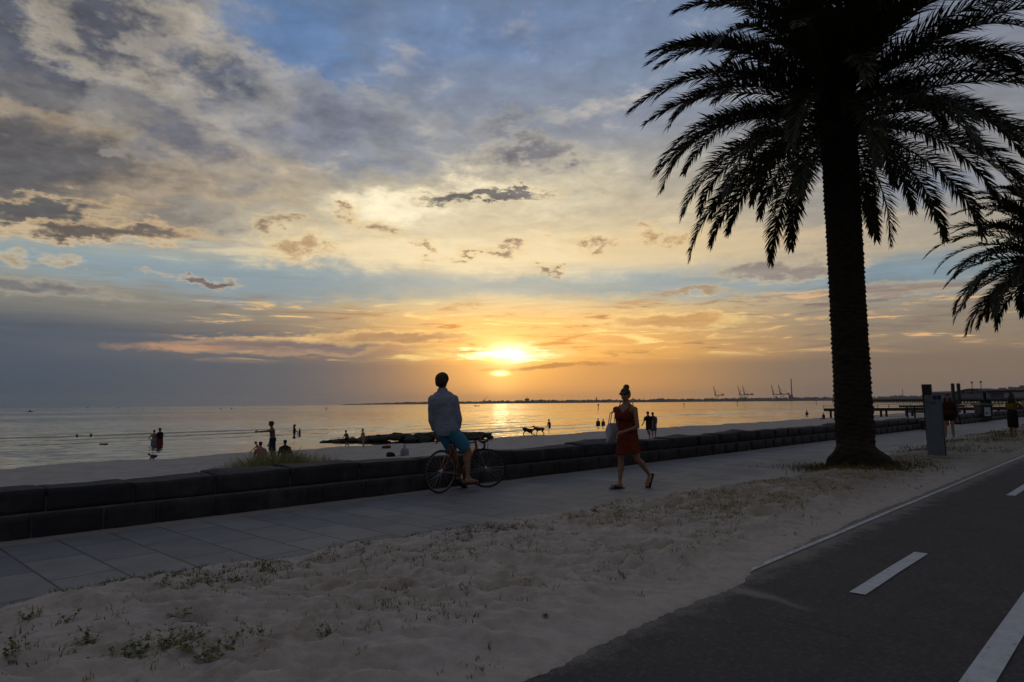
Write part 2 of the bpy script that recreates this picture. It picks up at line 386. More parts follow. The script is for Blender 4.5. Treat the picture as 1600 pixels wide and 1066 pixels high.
# ---- numpy noise
def _h(ix, iy, seed):
    h = (ix.astype(np.int64)*374761393 + iy.astype(np.int64)*668265263 + seed*1274126177) & 0xffffffff
    h = ((h ^ (h >> 13))*1274126177) & 0xffffffff
    return ((h ^ (h >> 16)) & 0xffff)/65535.
def vnoise(x, y, seed=0):
    ix, iy = np.floor(x), np.floor(y); fx, fy = x - ix, y - iy
    fx = fx*fx*fx*(fx*(fx*6 - 15) + 10); fy = fy*fy*fy*(fy*(fy*6 - 15) + 10)
    a, b, c, d = _h(ix, iy, seed), _h(ix + 1, iy, seed), _h(ix, iy + 1, seed), _h(ix + 1, iy + 1, seed)
    return (a*(1 - fx) + b*fx)*(1 - fy) + (c*(1 - fx) + d*fx)*fy
def fbm(x, y, octs=4, seed=0, gain=.5):
    s = 0; a = 1; t = 0; c, sn = math.cos(.6), math.sin(.6)
    for i in range(octs):
        s = s + a*vnoise(x, y, seed + i*17); t += a; a *= gain
        x, y = (x*c - y*sn)*2.03 + 5.1, (x*sn + y*c)*2.03 - 3.7
    return s/t
def vn3(P, sc, seed=0):
    """cheap 3-D noise vector for arrays of points, about -1..1"""
    P = np.asarray(P)*sc
    return np.stack([fbm(P[:, (i + 1) % 3] + P[:, i]*.37 + seed, P[:, (i + 2) % 3] - P[:, i]*.41 + seed*1.7, 3, seed + i) for i in range(3)], -1)*2 - 1
def fused(mb, name, voxel, smooth=4, wr=0., ws=9., seed=0):
    """overlapping closed shapes fused into one continuous skin"""
    me = mb.mesh(name); o = bpy.data.objects.new('tmp', me); COL.objects.link(o)
    r = o.modifiers.new('r', 'REMESH'); r.mode = 'VOXEL'; r.voxel_size = voxel
    if smooth:
        q = o.modifiers.new('s', 'SMOOTH'); q.iterations = smooth; q.factor = .5
    dg = bpy.context.evaluated_depsgraph_get(); dg.update()
    nm = bpy.data.meshes.new_from_object(o.evaluated_get(dg)); nm.name = name
    bpy.data.objects.remove(o); bpy.data.meshes.remove(me)
    if wr:
        n = len(nm.vertices); co = np.empty(n*3, np.float32); nm.vertices.foreach_get('co', co); co = co.reshape(-1, 3)
        no = np.empty(n*3, np.float32); nm.vertices.foreach_get('normal', no); no = no.reshape(-1, 3)
        d = fbm(co[:, 0]*ws + co[:, 1]*ws*.7 + seed, co[:, 2]*ws*.55 + co[:, 1]*ws*.5, 3, seed) - .5
        d = np.abs(d)*2 - .08
        co = co + no*(d*wr)[:, None]; nm.vertices.foreach_set('co', co.ravel()); nm.update()
    return nm
def text_mesh(body, size, depth=.002):
    cu = bpy.data.curves.new('txt', 'FONT'); cu.body = body; cu.size = size; cu.extrude = depth; cu.align_x = 'CENTER'; cu.align_y = 'CENTER'
    o = bpy.data.objects.new('txt', cu); COL.objects.link(o)
    dg = bpy.context.evaluated_depsgraph_get(); dg.update()
    me = bpy.data.meshes.new_from_object(o.evaluated_get(dg)); bpy.data.objects.remove(o); return me
rnd = random.Random(11)
# ---------------------------------------------------------------- setting: ground, path, promenade, sand, beach, sea
SEA = -1.3
def wall_y(x): return 8.93 - .017*(x - 1.6)            # front foot of the sea wall
def sand_extra(k, co, col):
    # darker damp grains and pale dry crusts, shapes of their own
    n = k.noise(co, .7, 4., .55); g = k.noise(co, 260., 2., .6)
    col = k.mix(k.step(n, .45, .7)*.35, col, (.40, .35, .30, 1))
    return k.mix(k.step(g, .56, .75)*.4, col, (.16, .13, .10, 1))
def verge_extra(k, co, col):
    col = sand_extra(k, co, col); x, y, z = k.sep(co)
    # farther along, the sand gives way to trodden earth and dead grass
    n = k.noise(k.vm('MULTIPLY', co, (.8, 1.6, 1.)), 2.2, 6., .68)
    col = k.mix(k.step(n + k.step(x, 4., 14.)*.22, .52, .66)*k.step(y, 2.9, 3.6)*.62, col, (.235, .185, .115, 1))
    return k.mix(k.step(x + (n - .5)*6., 13.5, 19.)*.80, col, (.19, .165, .125, 1))
m_sand = mat('sand', (.425, .36, .295), .75, .12, 9., .012, 26., .45, extra=verge_extra)
m_beach = mat('beach_sand', (.36, .32, .29), .95, .16, 1.2, .02, 9., .15, extra=sand_extra)
def asphalt_extra(k, co, col):
    x, y, z = k.sep(co)
    g = k.noise(co, 85., 3., .75); col = k.mix(k.step(g, .55, .70)*.60, col, (.15, .14, .135, 1)); col = k.mix(k.step(g, .45, .32)*.7, col, (.018, .017, .018, 1))
    g2 = k.noise(co, 24., 4., .7); col = k.mix(k.step(g2, .50, .64)*.55, col, (.105, .096, .092, 1)); col = k.mix(k.step(g2, .46, .34)*.5, col, (.034, .031, .033, 1))
    tr = k.noise(k.vm('MULTIPLY', co, (.12, 2.6, 1.)), 1.6, 5., .6); col = k.mix(k.step(tr, .50, .66)*.45, col, (.036, .033, .035, 1))
    pt = k.noise(co, .55, 6., .7); col = k.mix(k.step(pt, .54, .60)*.45, col, (.098, .090, .086, 1))
    p = k.noise(co, 1.1, 5., .6); col = k.mix(k.step(p, .5, .72)*.5, col, (.030, .029, .031, 1))
    # sand blown over the edge and in a tongue across the lane
    w = k.noise(co, 3.0, 6., .62) - .5
    dust = k.step(y + w*.6, 2.28, 2.58)
    ty = 2.55 - (4.98 - x)*2.6
    cx = x - (4.99 - (2.55 - y)*.24) + w*.22
    tong = k.step(k.m('ABSOLUTE', cx) + k.step(y, 2.6, 1.7)*.10, .17, .03)*k.step(y + w*.4, 1.72, 2.0)
    dx = x - 4.35; dy = y - 2.12
    spk = k.step(k.noise(k.vm('MULTIPLY', co, (1., .45, 1.)), 16., 3., .6), .64, .70)*k.step(k.m('SQRT', dx*dx*2. + dy*dy), .36, .1)
    spk2 = k.step(k.noise(k.vm('MULTIPLY', co, (.5, 1., 1.)), 13., 3., .6), .69, .74)*k.step(k.noise(co, .9, 2., .5), .44, .58)
    grain = k.step(k.noise(co, 120., 2., .6), .40, .56)
    sm = k.m('MAXIMUM', k.m('MAXIMUM', dust*.9, tong), k.m('MAXIMUM', spk, spk2*.6))
    col = k.mix(sm*grain, col, (.30, .265, .225, 1))
    # one fine transverse crack
    cr = k.step(k.m('ABSOLUTE', x - 4.18 - y*.155 + w*.02), .009, .005)*k.step(y, 1.44, 1.47)*k.step(y, 2.08, 2.0)
    return k.mix(cr*.9, col, (.008, .008, .008, 1))
m_asph = mat('asphalt', (.047, .040, .043), .75, .2, 3., .004, 220., .30, extra=asphalt_extra)
def paint_extra(k, co, col):
    n = k.noise(co, 30., 5., .7); return k.mix(k.step(n, .57, .68)*.6, col, (.12, .12, .12, 1))
m_paint = mat('road_paint', (.52, .53, .53), .7, .1, 8., .002, 150., .3, extra=paint_extra)
def edge_extra(k, co, col):
    n = k.noise(co, 9., 5., .7); return k.mix(k.step(n, .50, .68)*.75, col, (.24, .22, .20, 1))
m_edge = mat('worn_edge_paint', (.52, .52, .52), .8, .2, 8., .002, 150., .2, extra=edge_extra)
def paver_extra(k, co, col):
    x, y, z = k.sep(co)
    b = k.new('ShaderNodeTexBrick', offset=.5, squash=1.); k.put(b.inputs['Vector'], k.xyz(y, x, 0.))
    b.inputs['Color1'].default_value = (.74, .75, .78, 1); b.inputs['Color2'].default_value = (1.16, 1.13, 1.08, 1); b.inputs['Mortar'].default_value = (.24, .23, .22, 1)
    b.inputs['Scale'].default_value = 1.; b.inputs['Mortar Size'].default_value = .011; b.inputs['Brick Width'].default_value = .95; b.inputs['Row Height'].default_value = .505; b.inputs['Mortar Smooth'].default_value = .2
    col = k.mix(1., col, X(k, b.outputs[0]), 'MULTIPLY')
    n = k.noise(co, 1.4, 6., .65); col = k.mix(k.step(n, .48, .70)*.55, col, (.11, .106, .10, 1))
    st = k.step(k.noise(co, 5., 3., .5), .67, .73); col = k.mix(st*.4, col, (.07, .068, .065, 1))
    g = k.noise(co, 180., 3., .7); col = k.mix(k.step(g, .55, .72)*.35, col, (.12, .12, .12, 1))
    # blown sand along the wall foot and by the verge
    w = (k.noise(co, 1.6, 6., .62) - .5)
    sm = k.m('MAXIMUM', k.step(y + x*.017 + w*.5, 8.50, 8.86), k.step(y + w*1.3, 6.1, 5.4))
    gr = k.step(k.noise(co, 110., 2., .6), .40, .58)
    return k.mix(sm*(gr*.5 + .4), col, (.30, .27, .235, 1))
m_pave = mat('pavers', (.185, .18, .178), .65, .14, 2., .002, 160., .5, extra=paver_extra)
m_soil = mat('soil', (.085, .07, .05), .95, .4, 5., .01, 60., .1, c2=(.05, .05, .03))
# landward ground, one sheet to the horizon
g = MB().add([(-2500, -4000, -.06), (6000, -4000, -.06), (6000, 9.6, -.06), (-2500, 9.6, -.06)], [(0, 1, 2, 3)]).build('ground', m_soil); tag(g, kind='structure')
def bumpy(a, f, s): return lambda x, y: a*(fbm(x*f, y*f, 3, s) - .5)
def gspace(a, b, d0, grow):
    v = [a]; d = d0
    while v[-1] < b: v.append(v[-1] + d); d *= grow
    return np.array(v)
o = grid('cycle_path', np.concatenate([np.linspace(-30, 2, 20), gspace(2.2, 300, .2, 1.04)]), np.linspace(.60, 2.72, 14), bumpy(.010, .8, 3), m_asph); tag(o, kind='structure')
o = grid('roadside_verge', np.concatenate([np.linspace(-10, 2, 30), gspace(2.05, 120, .06, 1.02)]), np.linspace(-1.2, .64, 40), lambda x, y: .03*(fbm(x*6, y*6, 4, 8) - .5) - .004 + .0*y - .02*(y > .6), m_soil); tag(o, kind='structure')
def strip(name, x0, x1, y0, y1, z, m):
    xs = np.linspace(x0, x1, max(2, int((x1 - x0)/.3) + 1)); o = grid(name, xs, np.array([y0, (y0 + y1)/2, y1]), lambda x, y: z + .010*(fbm(x*.8, y*.8, 3, 3) - .5), m); tag(o, kind='structure'); return o
strip('lane_marking', -20, 150, .70, .835, .006, m_paint)
for i in range(12): strip('lane_marking', 5.40 + 6.83*(i - 1), 7.20 + 6.83*(i - 1), 1.655, 1.765, .006, m_paint)
strip('lane_marking', -20, 150, 2.565, 2.62, .007, m_edge)
o = grid('promenade', np.concatenate([np.linspace(-30, 0, 16), np.linspace(.2, 45, 225), np.linspace(46, 300, 80)]), np.linspace(4.6, 9.35, 25), bumpy(.008, 1.1, 5), m_pave); tag(o, kind='structure')
# the sandy verge between path and promenade
foot = [(rnd.uniform(-1, 22), rnd.uniform(2.8, 5.9), rnd.uniform(.05, .11), rnd.uniform(.016, .040), rnd.uniform(0, 3.1)) for _ in range(520)]
def verge_edge_sea(x):    # outer (promenade-side) rim of the sand
    return np.interp(x, [-3, 1, 2.2, 3.9, 5.8, 9.1, 11.5, 13.8, 18, 26.5, 50], [5.95, 5.9, 6.08, 5.95, 5.62, 5.40, 5.1, 4.95, 5.05, 5.25, 5.5]) + .35*(fbm(x*1.3, x*0, 4, 21) - .5)
def verge_edge_land(x):
    return np.interp(x, [-3, 2.2, 4.2, 5.0, 5.6, 7, 10, 40], [2.40, 2.44, 2.50, 2.46, 2.60, 2.68, 2.72, 2.73]) + .09*(fbm(x*2.6, x*0 + 3, 4, 22) - .5) + .05*(fbm(x*14, x*0 + 3, 3, 24) - .5)
def verge_z(x, y):
    a = np.clip((y - verge_edge_land(x))/.5, -1, 1); b = np.clip((verge_edge_sea(x) - y)/.55, -1, 1)
    rim = np.minimum(a, b); edge = np.clip(rim, 0, 1)
    wx = x + .25*fbm(x*1.2, y*1.2, 3, 31); wy = y + .25*fbm(x*1.2, y*1.2, 3, 32)
    r1 = 1 - np.abs(fbm(wx*2.6 + .6*wy, wy*3.6 - .5*wx, 3, 33)*2 - 1)*2.0
    # wind ripples, their crests across the sea breeze
    ru = wx*.7245 + wy*.6893; rv = wx*.6893 - wy*.7245; ru = ru + .30*(fbm(x*1.1, y*1.1, 3, 37) - .5)
    r2 = 1 - np.abs(fbm(ru*5.6, rv*2.0, 3, 38, .6)*2 - 1)*2.2
    h = .018*r1 + .056*r2 + .055*(fbm(x*1.2, y*1.4, 3, 34) - .5) + .045*(fbm(x*6.5, y*7.5, 3, 35) - .5) + .018*(fbm(x*19, y*19, 3, 36) - .5)
    for fx, fy, fr, fd, fa in foot:
        dx, dy = x - fx, y - fy; c, s = math.cos(fa), math.sin(fa)
        q = ((dx*c + dy*s)/(fr*1.5))**2 + ((dy*c - dx*s)/fr)**2
        near = q < 9
        if near.any(): h = h + np.where(near, -fd*np.exp(-q) + fd*.45*np.exp(-(np.sqrt(q) - 1.6)**2*4), 0)
    calm = np.clip((x - 14)/8, 0, 1); h = h*np.clip((y - verge_edge_land(x))/.55, .25, 1)
    z = .052 + h*(1 - .45*calm)
    return np.where(rim > 0, -.004 + (z + .004)*np.sqrt(edge), -.004 + rim*.10)
vx = np.concatenate([np.arange(-2.5, 1.6, .05), gspace(1.62, 70, .016, 1.0042)])
o = grid('sand_verge', vx, np.concatenate([np.arange(2.2, 6.35, .018)]), verge_z, m_sand); tag(o, kind='structure')
# the beach below the sea wall
def beach_z(x, y):
    s = np.clip((y - 9.4)/17.5, 0, 1); s = s*(1.5 - .5*s)
    z = .17 - 1.20*s - .024*np.clip(y - 27, 0, 40) + .16*np.exp(-((x - 5.5)/2.0)**2 - ((y - 10.8)/1.2)**2)
    return z + .10*(fbm(x*.45, y*.45, 4, 41) - .5) + (.07*(fbm(x*1.7, y*1.7, 4, 42) - .5) + .05*(fbm(x*5, y*5, 3, 43) - .5))*np.clip((37 - y)/6, .1, 1) 
bx = np.concatenate([np.linspace(-120, -8, 60), gspace(-7.6, 420, .14, 1.006)])
o = grid('beach', bx, np.concatenate([np.linspace(9.2, 20, 90), gspace(20.15, 52, .16, 1.012)]), beach_z, m_beach); tag(o, kind='structure')
# the bay
def sea_mat():
    m = bpy.data.materials.new('sea_water'); m.use_nodes = True; t = m.node_tree; t.nodes.clear(); k = NT(t)
    p = k.new('ShaderNodeBsdfPrincipled'); o = k.new('ShaderNodeOutputMaterial'); t.links.new(p.outputs[0], o.inputs[0])
    co = X(k, k.new('ShaderNodeTexCoord').outputs['Object'])
    c2 = k.vm('MULTIPLY', co, (.5, 1., 1.))
    big = k.noise(k.vm('MULTIPLY', co, (.5, 1., 1.)), .012, 4., .6)                # slicks and cat's paws
    amp = k.step(big, .36, .64, .55, 1.25)
    # ripples tilt the surface: slopes taken straight from noise
    s1 = k.sep(k.noise(c2, .35, 2., .5, color=True)); s2 = k.sep(k.noise(c2, 1.7, 3., .6, color=True))
    sx = ((s1[0] - .5)*.16 + (s2[0] - .5)*.20)*amp; sy = (k.m('ABSOLUTE', s1[1] - .5)*.30 + k.m('ABSOLUTE', s2[1] - .5)*.34 + .012)*amp*-1.
    nn = k.vm('NORMALIZE', k.vm('ADD', X(k, k.new('ShaderNodeNewGeometry').outputs['Normal']), k.xyz(sx, sy, 0.)))
    k.put(p.inputs['Normal'], nn)
    p.inputs['Base Color'].default_value = (.030, .036, .036, 1); p.inputs['Roughness'].default_value = .07; p.inputs['IOR'].default_value = 1.33
    return m
m_sea = sea_mat()
def sea_z(x, y):
    near = np.clip((130 - y)/60, 0, 1)*np.clip((y - 36.)/4, 0, 1)
    ph = y + 3.0*(fbm(x*.035, y*.03, 3, 51) - .5)*4
    am = np.clip(fbm(x*.022, y*.06, 3, 52)*2.4 - .85, 0, 1)
    crest = np.exp(-((((ph*.145) % 1.) - .5)/.085)**2)
    return SEA + near*am*.15*crest + .02*near*(fbm(x*.5, y*.9, 3, 53) - .5)
sx = np.concatenate([-gspace(120, 8000, 12, 1.12)[::-1], np.linspace(-119, 180, 500), gspace(181, 8000, 3, 1.10)])
sy = np.concatenate([np.arange(35.5, 75, .22), gspace(75.3, 8000, .5, 1.06)])
o = grid('sea', sx, sy, sea_z, m_sea); tag(o, kind='structure')
# ---------------------------------------------------------------- sea wall of bluestone blocks
def stone_extra(k, co, col):
    n = k.noise(co, 2.2, 5., .6); col = k.mix(k.step(n, .50, .70)*.65, col, (.062, .056, .050, 1)); q = k.noise(co, .8, 2., .5); col = k.mix(k.step(q, .55, .42)*.6, col, (.020, .020, .023, 1))
    s_ = k.noise(k.vm('MULTIPLY', co, (3., 3., .5)), 2.4, 4., .6); return k.mix(k.step(s_, .58, .72)*.5, col, (.085, .080, .072, 1))
m_stone = mat('bluestone', (.034, .034, .038), .8, .35, 5., .012, 38., .3, extra=stone_extra)
m_mortar = mat('mortar', (.125, .122, .12), .95, .25, 12., .004, 90., .1)
def rough_block(mb, x0, x1, yf, depth, z0, z1, res, seed, top=.03):
    """a quarried block: bulging faces, worn arrises; its front face at the wall line"""
    nx, ny, nz = (max(2, int(round(q/res))) for q in (x1 - x0, depth, z1 - z0))
    P = {}; vs = []; fs = []
    def vid(i, j, k):
        if (i, j, k) not in P:
            P[(i, j, k)] = len(vs); vs.append((i/nx, j/ny, k/nz))
        return P[(i, j, k)]
    for i in range(nx):
        for k in range(nz):
            fs.append((vid(i, 0, k), vid(i + 1, 0, k), vid(i + 1, 0, k + 1), vid(i, 0, k + 1))); fs.append((vid(i, ny, k + 1), vid(i + 1, ny, k + 1), vid(i + 1, ny, k), vid(i, ny, k)))
        for j in range(ny):
            fs.append((vid(i, j, nz), vid(i + 1, j, nz), vid(i + 1, j + 1, nz), vid(i, j + 1, nz))); fs.append((vid(i, j + 1, 0), vid(i + 1, j + 1, 0), vid(i + 1, j, 0), vid(i, j, 0)))
    for j in range(ny):
        for k in range(nz):
            fs.append((vid(0, j + 1, k), vid(0, j, k), vid(0, j, k + 1), vid(0, j + 1, k + 1))); fs.append((vid(nx, j, k), vid(nx, j + 1, k), vid(nx, j + 1, k + 1), vid(nx, j, k + 1)))
    q = np.array(vs); c = q*2 - 1
    rounding = np.clip(np.abs(c), 0, 1)**10
    x = x0 + q[:, 0]*(x1 - x0); y = q[:, 1]*depth; z = z0 + q[:, 2]*(z1 - z0)
    edge = np.sort(rounding, 1)[:, 1]
    x -= c[:, 0]*.003*edge; y -= c[:, 1]*.006*edge; z -= c[:, 2]*.004*edge
    w = np.stack([x, y + seed, z], 1)
    d = vn3(w, 3.2, seed % 97)*.010 + vn3(w, 13., seed % 89)*.012
    lift = (top*((fbm(x*1.7 + seed, y*2.2, 3, 7) - .35)*3 + .4) + .08*np.clip(fbm(x*.9 + 3, y*.0 + 1, 4, 8) - .42, 0, 1)*np.clip(q[:, 1]*2.2 - .25, 0, 1)*2.)*q[:, 2]
    fade = 1 - .0*q[:, 0]
    y = y - np.where(c[:, 1] < 0, .005*(1 - np.max(np.abs(c[:, [0, 2]]), 1)), 0)
    v = np.stack([x + d[:, 0]*.2, yf + y + d[:, 1], np.maximum(z + d[:, 2]*.3 + lift, z0 if z0 < .05 else -9)], 1)
    mb.add(v, fs)
def sea_wall(x0, x1, label, seed, h=1.):
    rs = random.Random(seed); root = empty('sea_wall', (x0, wall_y(x0), 0)); root['label'] = label; root['category'] = 'sea wall'
    up, lo, mo = MB(), MB(), MB()
    x = x0; i = 0
    while x < x1:
        L = rs.uniform(.85, 1.25) if x < 25 else rs.uniform(1.0, 1.8); res = .05 if x < 9 else (.08 if x < 16 else .18); e = min(x + L, x1)
        rough_block(up, x + .008, e - .008, wall_y(x) + .05, .55, .258*h, (rs.uniform(.488, .508))*h, res, seed*13 + i, .022 if rs.random() < .5 else .010); x = e; i += 1
    x = x0
    while x < x1:
        L = rs.uniform(.58, .95); res = .06 if x < 9 else (.10 if x < 16 else .2); e = min(x + L, x1)
        rough_block(lo, x + .007, e - .007, wall_y(x) + rs.uniform(-.008, .008), .50, -.04, .24*h + rs.uniform(-.006, .006), res, seed*17 + i, .004); x = e; i += 1
    n = int((x1 - x0)/2) + 1
    xs = np.linspace(x0 + .03, x1 - .03, n + 1)
    for a, b in zip(xs[:-1], xs[1:]):
        ya, yb = wall_y(a), wall_y(b)
        for zz0, zz1, dy in ((-.05, .262*h, .030), (.262*h, .43*h, .085)):
            v = [(a, ya + dy, zz0), (b, yb + dy, zz0), (b, yb + .46, zz0), (a, ya + .46, zz0), (a, ya + dy, zz1), (b, yb + dy, zz1), (b, yb + .46, zz1), (a, ya + .46, zz1)]
            mo.add(v, [(3, 2, 1, 0), (4, 5, 6, 7), (0, 1, 5, 4), (1, 2, 6, 5), (2, 3, 7, 6), (3, 0, 4, 7)])
    for mb, nm, mm, sm in ((up, 'coping', m_stone, True), (lo, 'lower_course', m_stone, True), (mo, 'mortar_core', m_mortar, False)):
        o = mb.build(nm, mm, root, sm); o.matrix_parent_inverse = Matrix.Translation((-x0, -wall_y(x0), 0))
    return root
sea_wall(-5., 36.6, 'long low bluestone sea wall with rough coping, beside the promenade', 3)
sea_wall(44.5, 130., 'far stretch of low stone sea wall, beyond the gap and behind the bin', 5)
# ---------------------------------------------------------------- plants and small things on the verge
m_weed = mat('weed_green', (.085, .110, .030), .7, .4, 20., c2=(.15, .11, .045), spec=.2)
m_dry = mat('dry_grass', (.32, .24, .09), .8, .4, 20., c2=(.17, .15, .05), spec=.2)
def vz(x, y): return float(verge_z(np.array([[x]]), np.array([[y]]))[0, 0])
def blades(pts, hmin, hmax, w, lean, seed, nseg=2):
    r = np.random.RandomState(seed); pts = np.asarray(pts); n = len(pts)
    h = r.uniform(hmin, hmax, n)*pts[:, 3]; a = r.uniform(0, 2*np.pi, n); l = r.uniform(.1, 1, n)*lean*h; b = a + r.uniform(-1, 1, n) + np.pi/2
    base = pts[:, :3]; d = np.stack([np.cos(a)*l, np.sin(a)*l, h], 1); s = np.stack([np.cos(b), np.sin(b), 0*b], 1)*w*.5*r.uniform(.6, 1.3, n)[:, None]
    mid = base + d*np.array([.4, .4, .62]); tip = base + d
    V = np.stack([base - s, base + s, mid - s*.8, mid + s*.8, tip - s*.12, tip + s*.12], 1).reshape(-1, 3)
    i = np.arange(n)[:, None]*6
    return V, np.concatenate([i + np.array([0, 1, 3, 2]), i + np.array([2, 3, 5, 4])])
def scatter(n, fun, seed, zf):
    r = np.random.RandomState(seed); out = []
    x = r.uniform(-2, 40, n*40); y = r.uniform(2.6, 6.1, n*40); p = fun(x, y); keep = r.uniform(0, 1, n*40) < p
    x, y = x[keep][:n], y[keep][:n]
    tx, ty, sc = [], [], []
    for a, b in zip(x, y):
        kk = r.randint(3, 10); s = r.uniform(.5, 1.4)
        for _ in range(kk): tx.append(a + r.normal(0, .018)); ty.append(b + r.normal(0, .018)); sc.append(s)
    tx, ty = np.array(tx), np.array(ty)
    return np.stack([tx, ty, zf(tx[:, None], ty[:, None])[:, 0] - .006, np.array(sc)], 1)
def dens_dry(x, y):
    d = np.exp(-x/14.)*(x > 2)
    patch = np.clip(fbm(x*1.1, y*1.9, 4, 61)*3.4 - 1.35, 0, 1)
    band = np.clip((y - 2.95)/.8, 0, 1)
    return np.maximum(d, .35)*patch*band*np.where((x > 6.) & (x < 18), 2.4, .25)
def dens_green(x, y):
    d = np.exp(-x/7.)
    patch = np.clip(fbm(x*1.0 + 9, y*1.3, 3, 62)*4 - 1.9, 0, 1)
    return d*patch*np.where(y > 4.9, 2.6, .35)*np.where(x < 5.5, 1., .35)
def verge_pts(pts): return pts[pts[:, 2] > -.004]
V, F = blades(verge_pts(scatter(5200, dens_dry, 5, verge_z)), .012, .050, .006, 1.2, 3)
o = link('dry_grass', npmesh('dry_grass', V, F), m_dry); tag(o, kind='stuff')
V, F = blades(verge_pts(scatter(2300, dens_green, 6, verge_z)), .008, .042, .006, 1.3, 4)
# leafy runners near the viewer's corner
r_ = np.random.RandomState(9); LV, LF = [], []
for cx, cy, s in ((1.39, 4.05, 1.2), (1.30, 4.12, 1.0), (1.46, 3.98, 1.1), (1.19, 4.42, 1.), (1.54, 3.82, 1.2), (1.55, 3.62, 1.2), (.87, 4.43, 1.), (1.06, 5.12, .8), (1.74, 4.54, .9), (1.88, 3.8, .9), (1.70, 3.70, 1.0), (1.22, 4.85, .7), (2.2, 3.55, .8), (1.62, 4.12, .8), (2.9, 5.02, .6), (2.2, 5.3, .9), (2.4, 5.2, .8), (3.83, 5.2, .6), (1.95, 5.35, .9), (2.1, 5.15, .8), (2.65, 5.25, .8)):
    for k_ in range(9):       # a few leaning stems
        a = r_.uniform(0, 6.28); rr = abs(r_.normal(0, .045))*s; x, y = cx + rr*math.cos(a), cy + rr*math.sin(a); z = vz(x, y) - .01; q = np.array([x, y, z]); tp = q + np.array([r_.normal(0, .05), r_.normal(0, .05), r_.uniform(.03, .10)])*s; sd = np.array([.002, .002, 0])
        n0 = len(LV); LV += [q - sd, q + sd, tp + sd*.5, tp - sd*.5]; LF.append((n0, n0 + 1, n0 + 2, n0 + 3))
        for _ in range(6):
            t_ = r_.uniform(.25, 1.); p = q + (tp - q)*t_; l = r_.uniform(.014, .030)*s; b = r_.uniform(0, 6.28); e = r_.uniform(-.3, .9); d = np.array([math.cos(b)*math.cos(e), math.sin(b)*math.cos(e), math.sin(e)])*l; sd2 = np.array([-math.sin(b), math.cos(b), 0])*l*.42
            n0 = len(LV); LV += [p, p + d*.5 - sd2, p + d, p + d*.5 + sd2]; LF.append((n0, n0 + 1, n0 + 2, n0 + 3))
    for k_ in range(26):
        a = r_.uniform(0, 6.28); rr = abs(r_.normal(0, .06))*s; x, y = cx + rr*math.cos(a)*1.5, cy + rr*math.sin(a); z = vz(x, y) + r_.uniform(.004, .055)*s
        l = r_.uniform(.010, .020)*s; b = r_.uniform(0, 6.28); e = r_.uniform(-.3, .9); d = np.array([math.cos(b)*math.cos(e), math.sin(b)*math.cos(e), math.sin(e)])*l; sd = np.array([-math.sin(b), math.cos(b), 0])*l*.42
        p = np.array([x, y, z]); n0 = len(LV); LV += [p, p + d*.5 - sd, p + d, p + d*.5 + sd]; LF.append((n0, n0 + 1, n0 + 2, n0 + 3))
F = np.concatenate([F, np.array(LF) + len(V)]); V = np.concatenate([V, np.array(LV)])
o = link('verge_weeds', npmesh('verge_weeds', V, F), m_weed); tag(o, kind='stuff')
# grass round the palm foot
m_turf = mat('turf', (.085, .085, .022), .8, .4, 9., c2=(.16, .12, .035), spec=.1)
def turf_pts(cx, cy, r0, r1, n, seed):
    r = np.random.RandomState(seed); a = r.uniform(0, 6.28, n); q = r0 + (r1 - r0)*np.abs(r.normal(0, .42, n)); x, y = cx + q*np.cos(a), cy + q*np.sin(a)
    ok = (y > 2.8)
    x, y = x[ok], y[ok]; z = np.maximum(verge_z(x[:, None], y[:, None])[:, 0], 0)
    return np.stack([x, y, z - .005, r.uniform(.5, 1.3, len(x))], 1)
far_pts = []
r = np.random.RandomState(77); x = r.uniform(20, 60, 26000); y = r.uniform(2.9, 5.6, 26000); keep = (fbm(x*.5, y*1.2, 3, 64)*3 - 1.2 > r.uniform(0, 1, 26000)); x, y = x[keep], y[keep]
far_pts = np.stack([x, y, np.maximum(verge_z(x[:, None], y[:, None])[:, 0], 0) - .004, r.uniform(.5, 1.2, len(x))], 1)
V, F = blades(np.concatenate([turf_pts(14.9, 4.55, .45, 1.5, 5200, 8), far_pts]), .03, .10, .012, .9, 5)
o = link('turf_grass', npmesh('turf_grass', V, F), m_turf); tag(o, kind='stuff')
# tall grass on the beach just behind the wall
m_bg = mat('beach_grass', (.17, .185, .07), .7, .4, 9., c2=(.26, .22, .10), spec=.2)
r = np.random.RandomState(12); n = 5200
x = r.normal(5.55, .60, n); y = 10.6 + r.normal(0, .55, n) + (x - 5.5)*.25; ok = (y > 9.75) & (np.abs(x - 5.5) < 1.7); x, y = x[ok], y[ok]
sc = np.clip(1.12 - np.abs(x - 5.6)*.42, .35, 1.2)
V, F = blades(np.stack([x, y, beach_z(x[:, None], y[:, None])[:, 0] - .02, sc], 1), .18, .50, .008, .8, 6)
o = link('beach_grass', npmesh('beach_grass', V, F), m_bg); tag(o, kind='stuff')
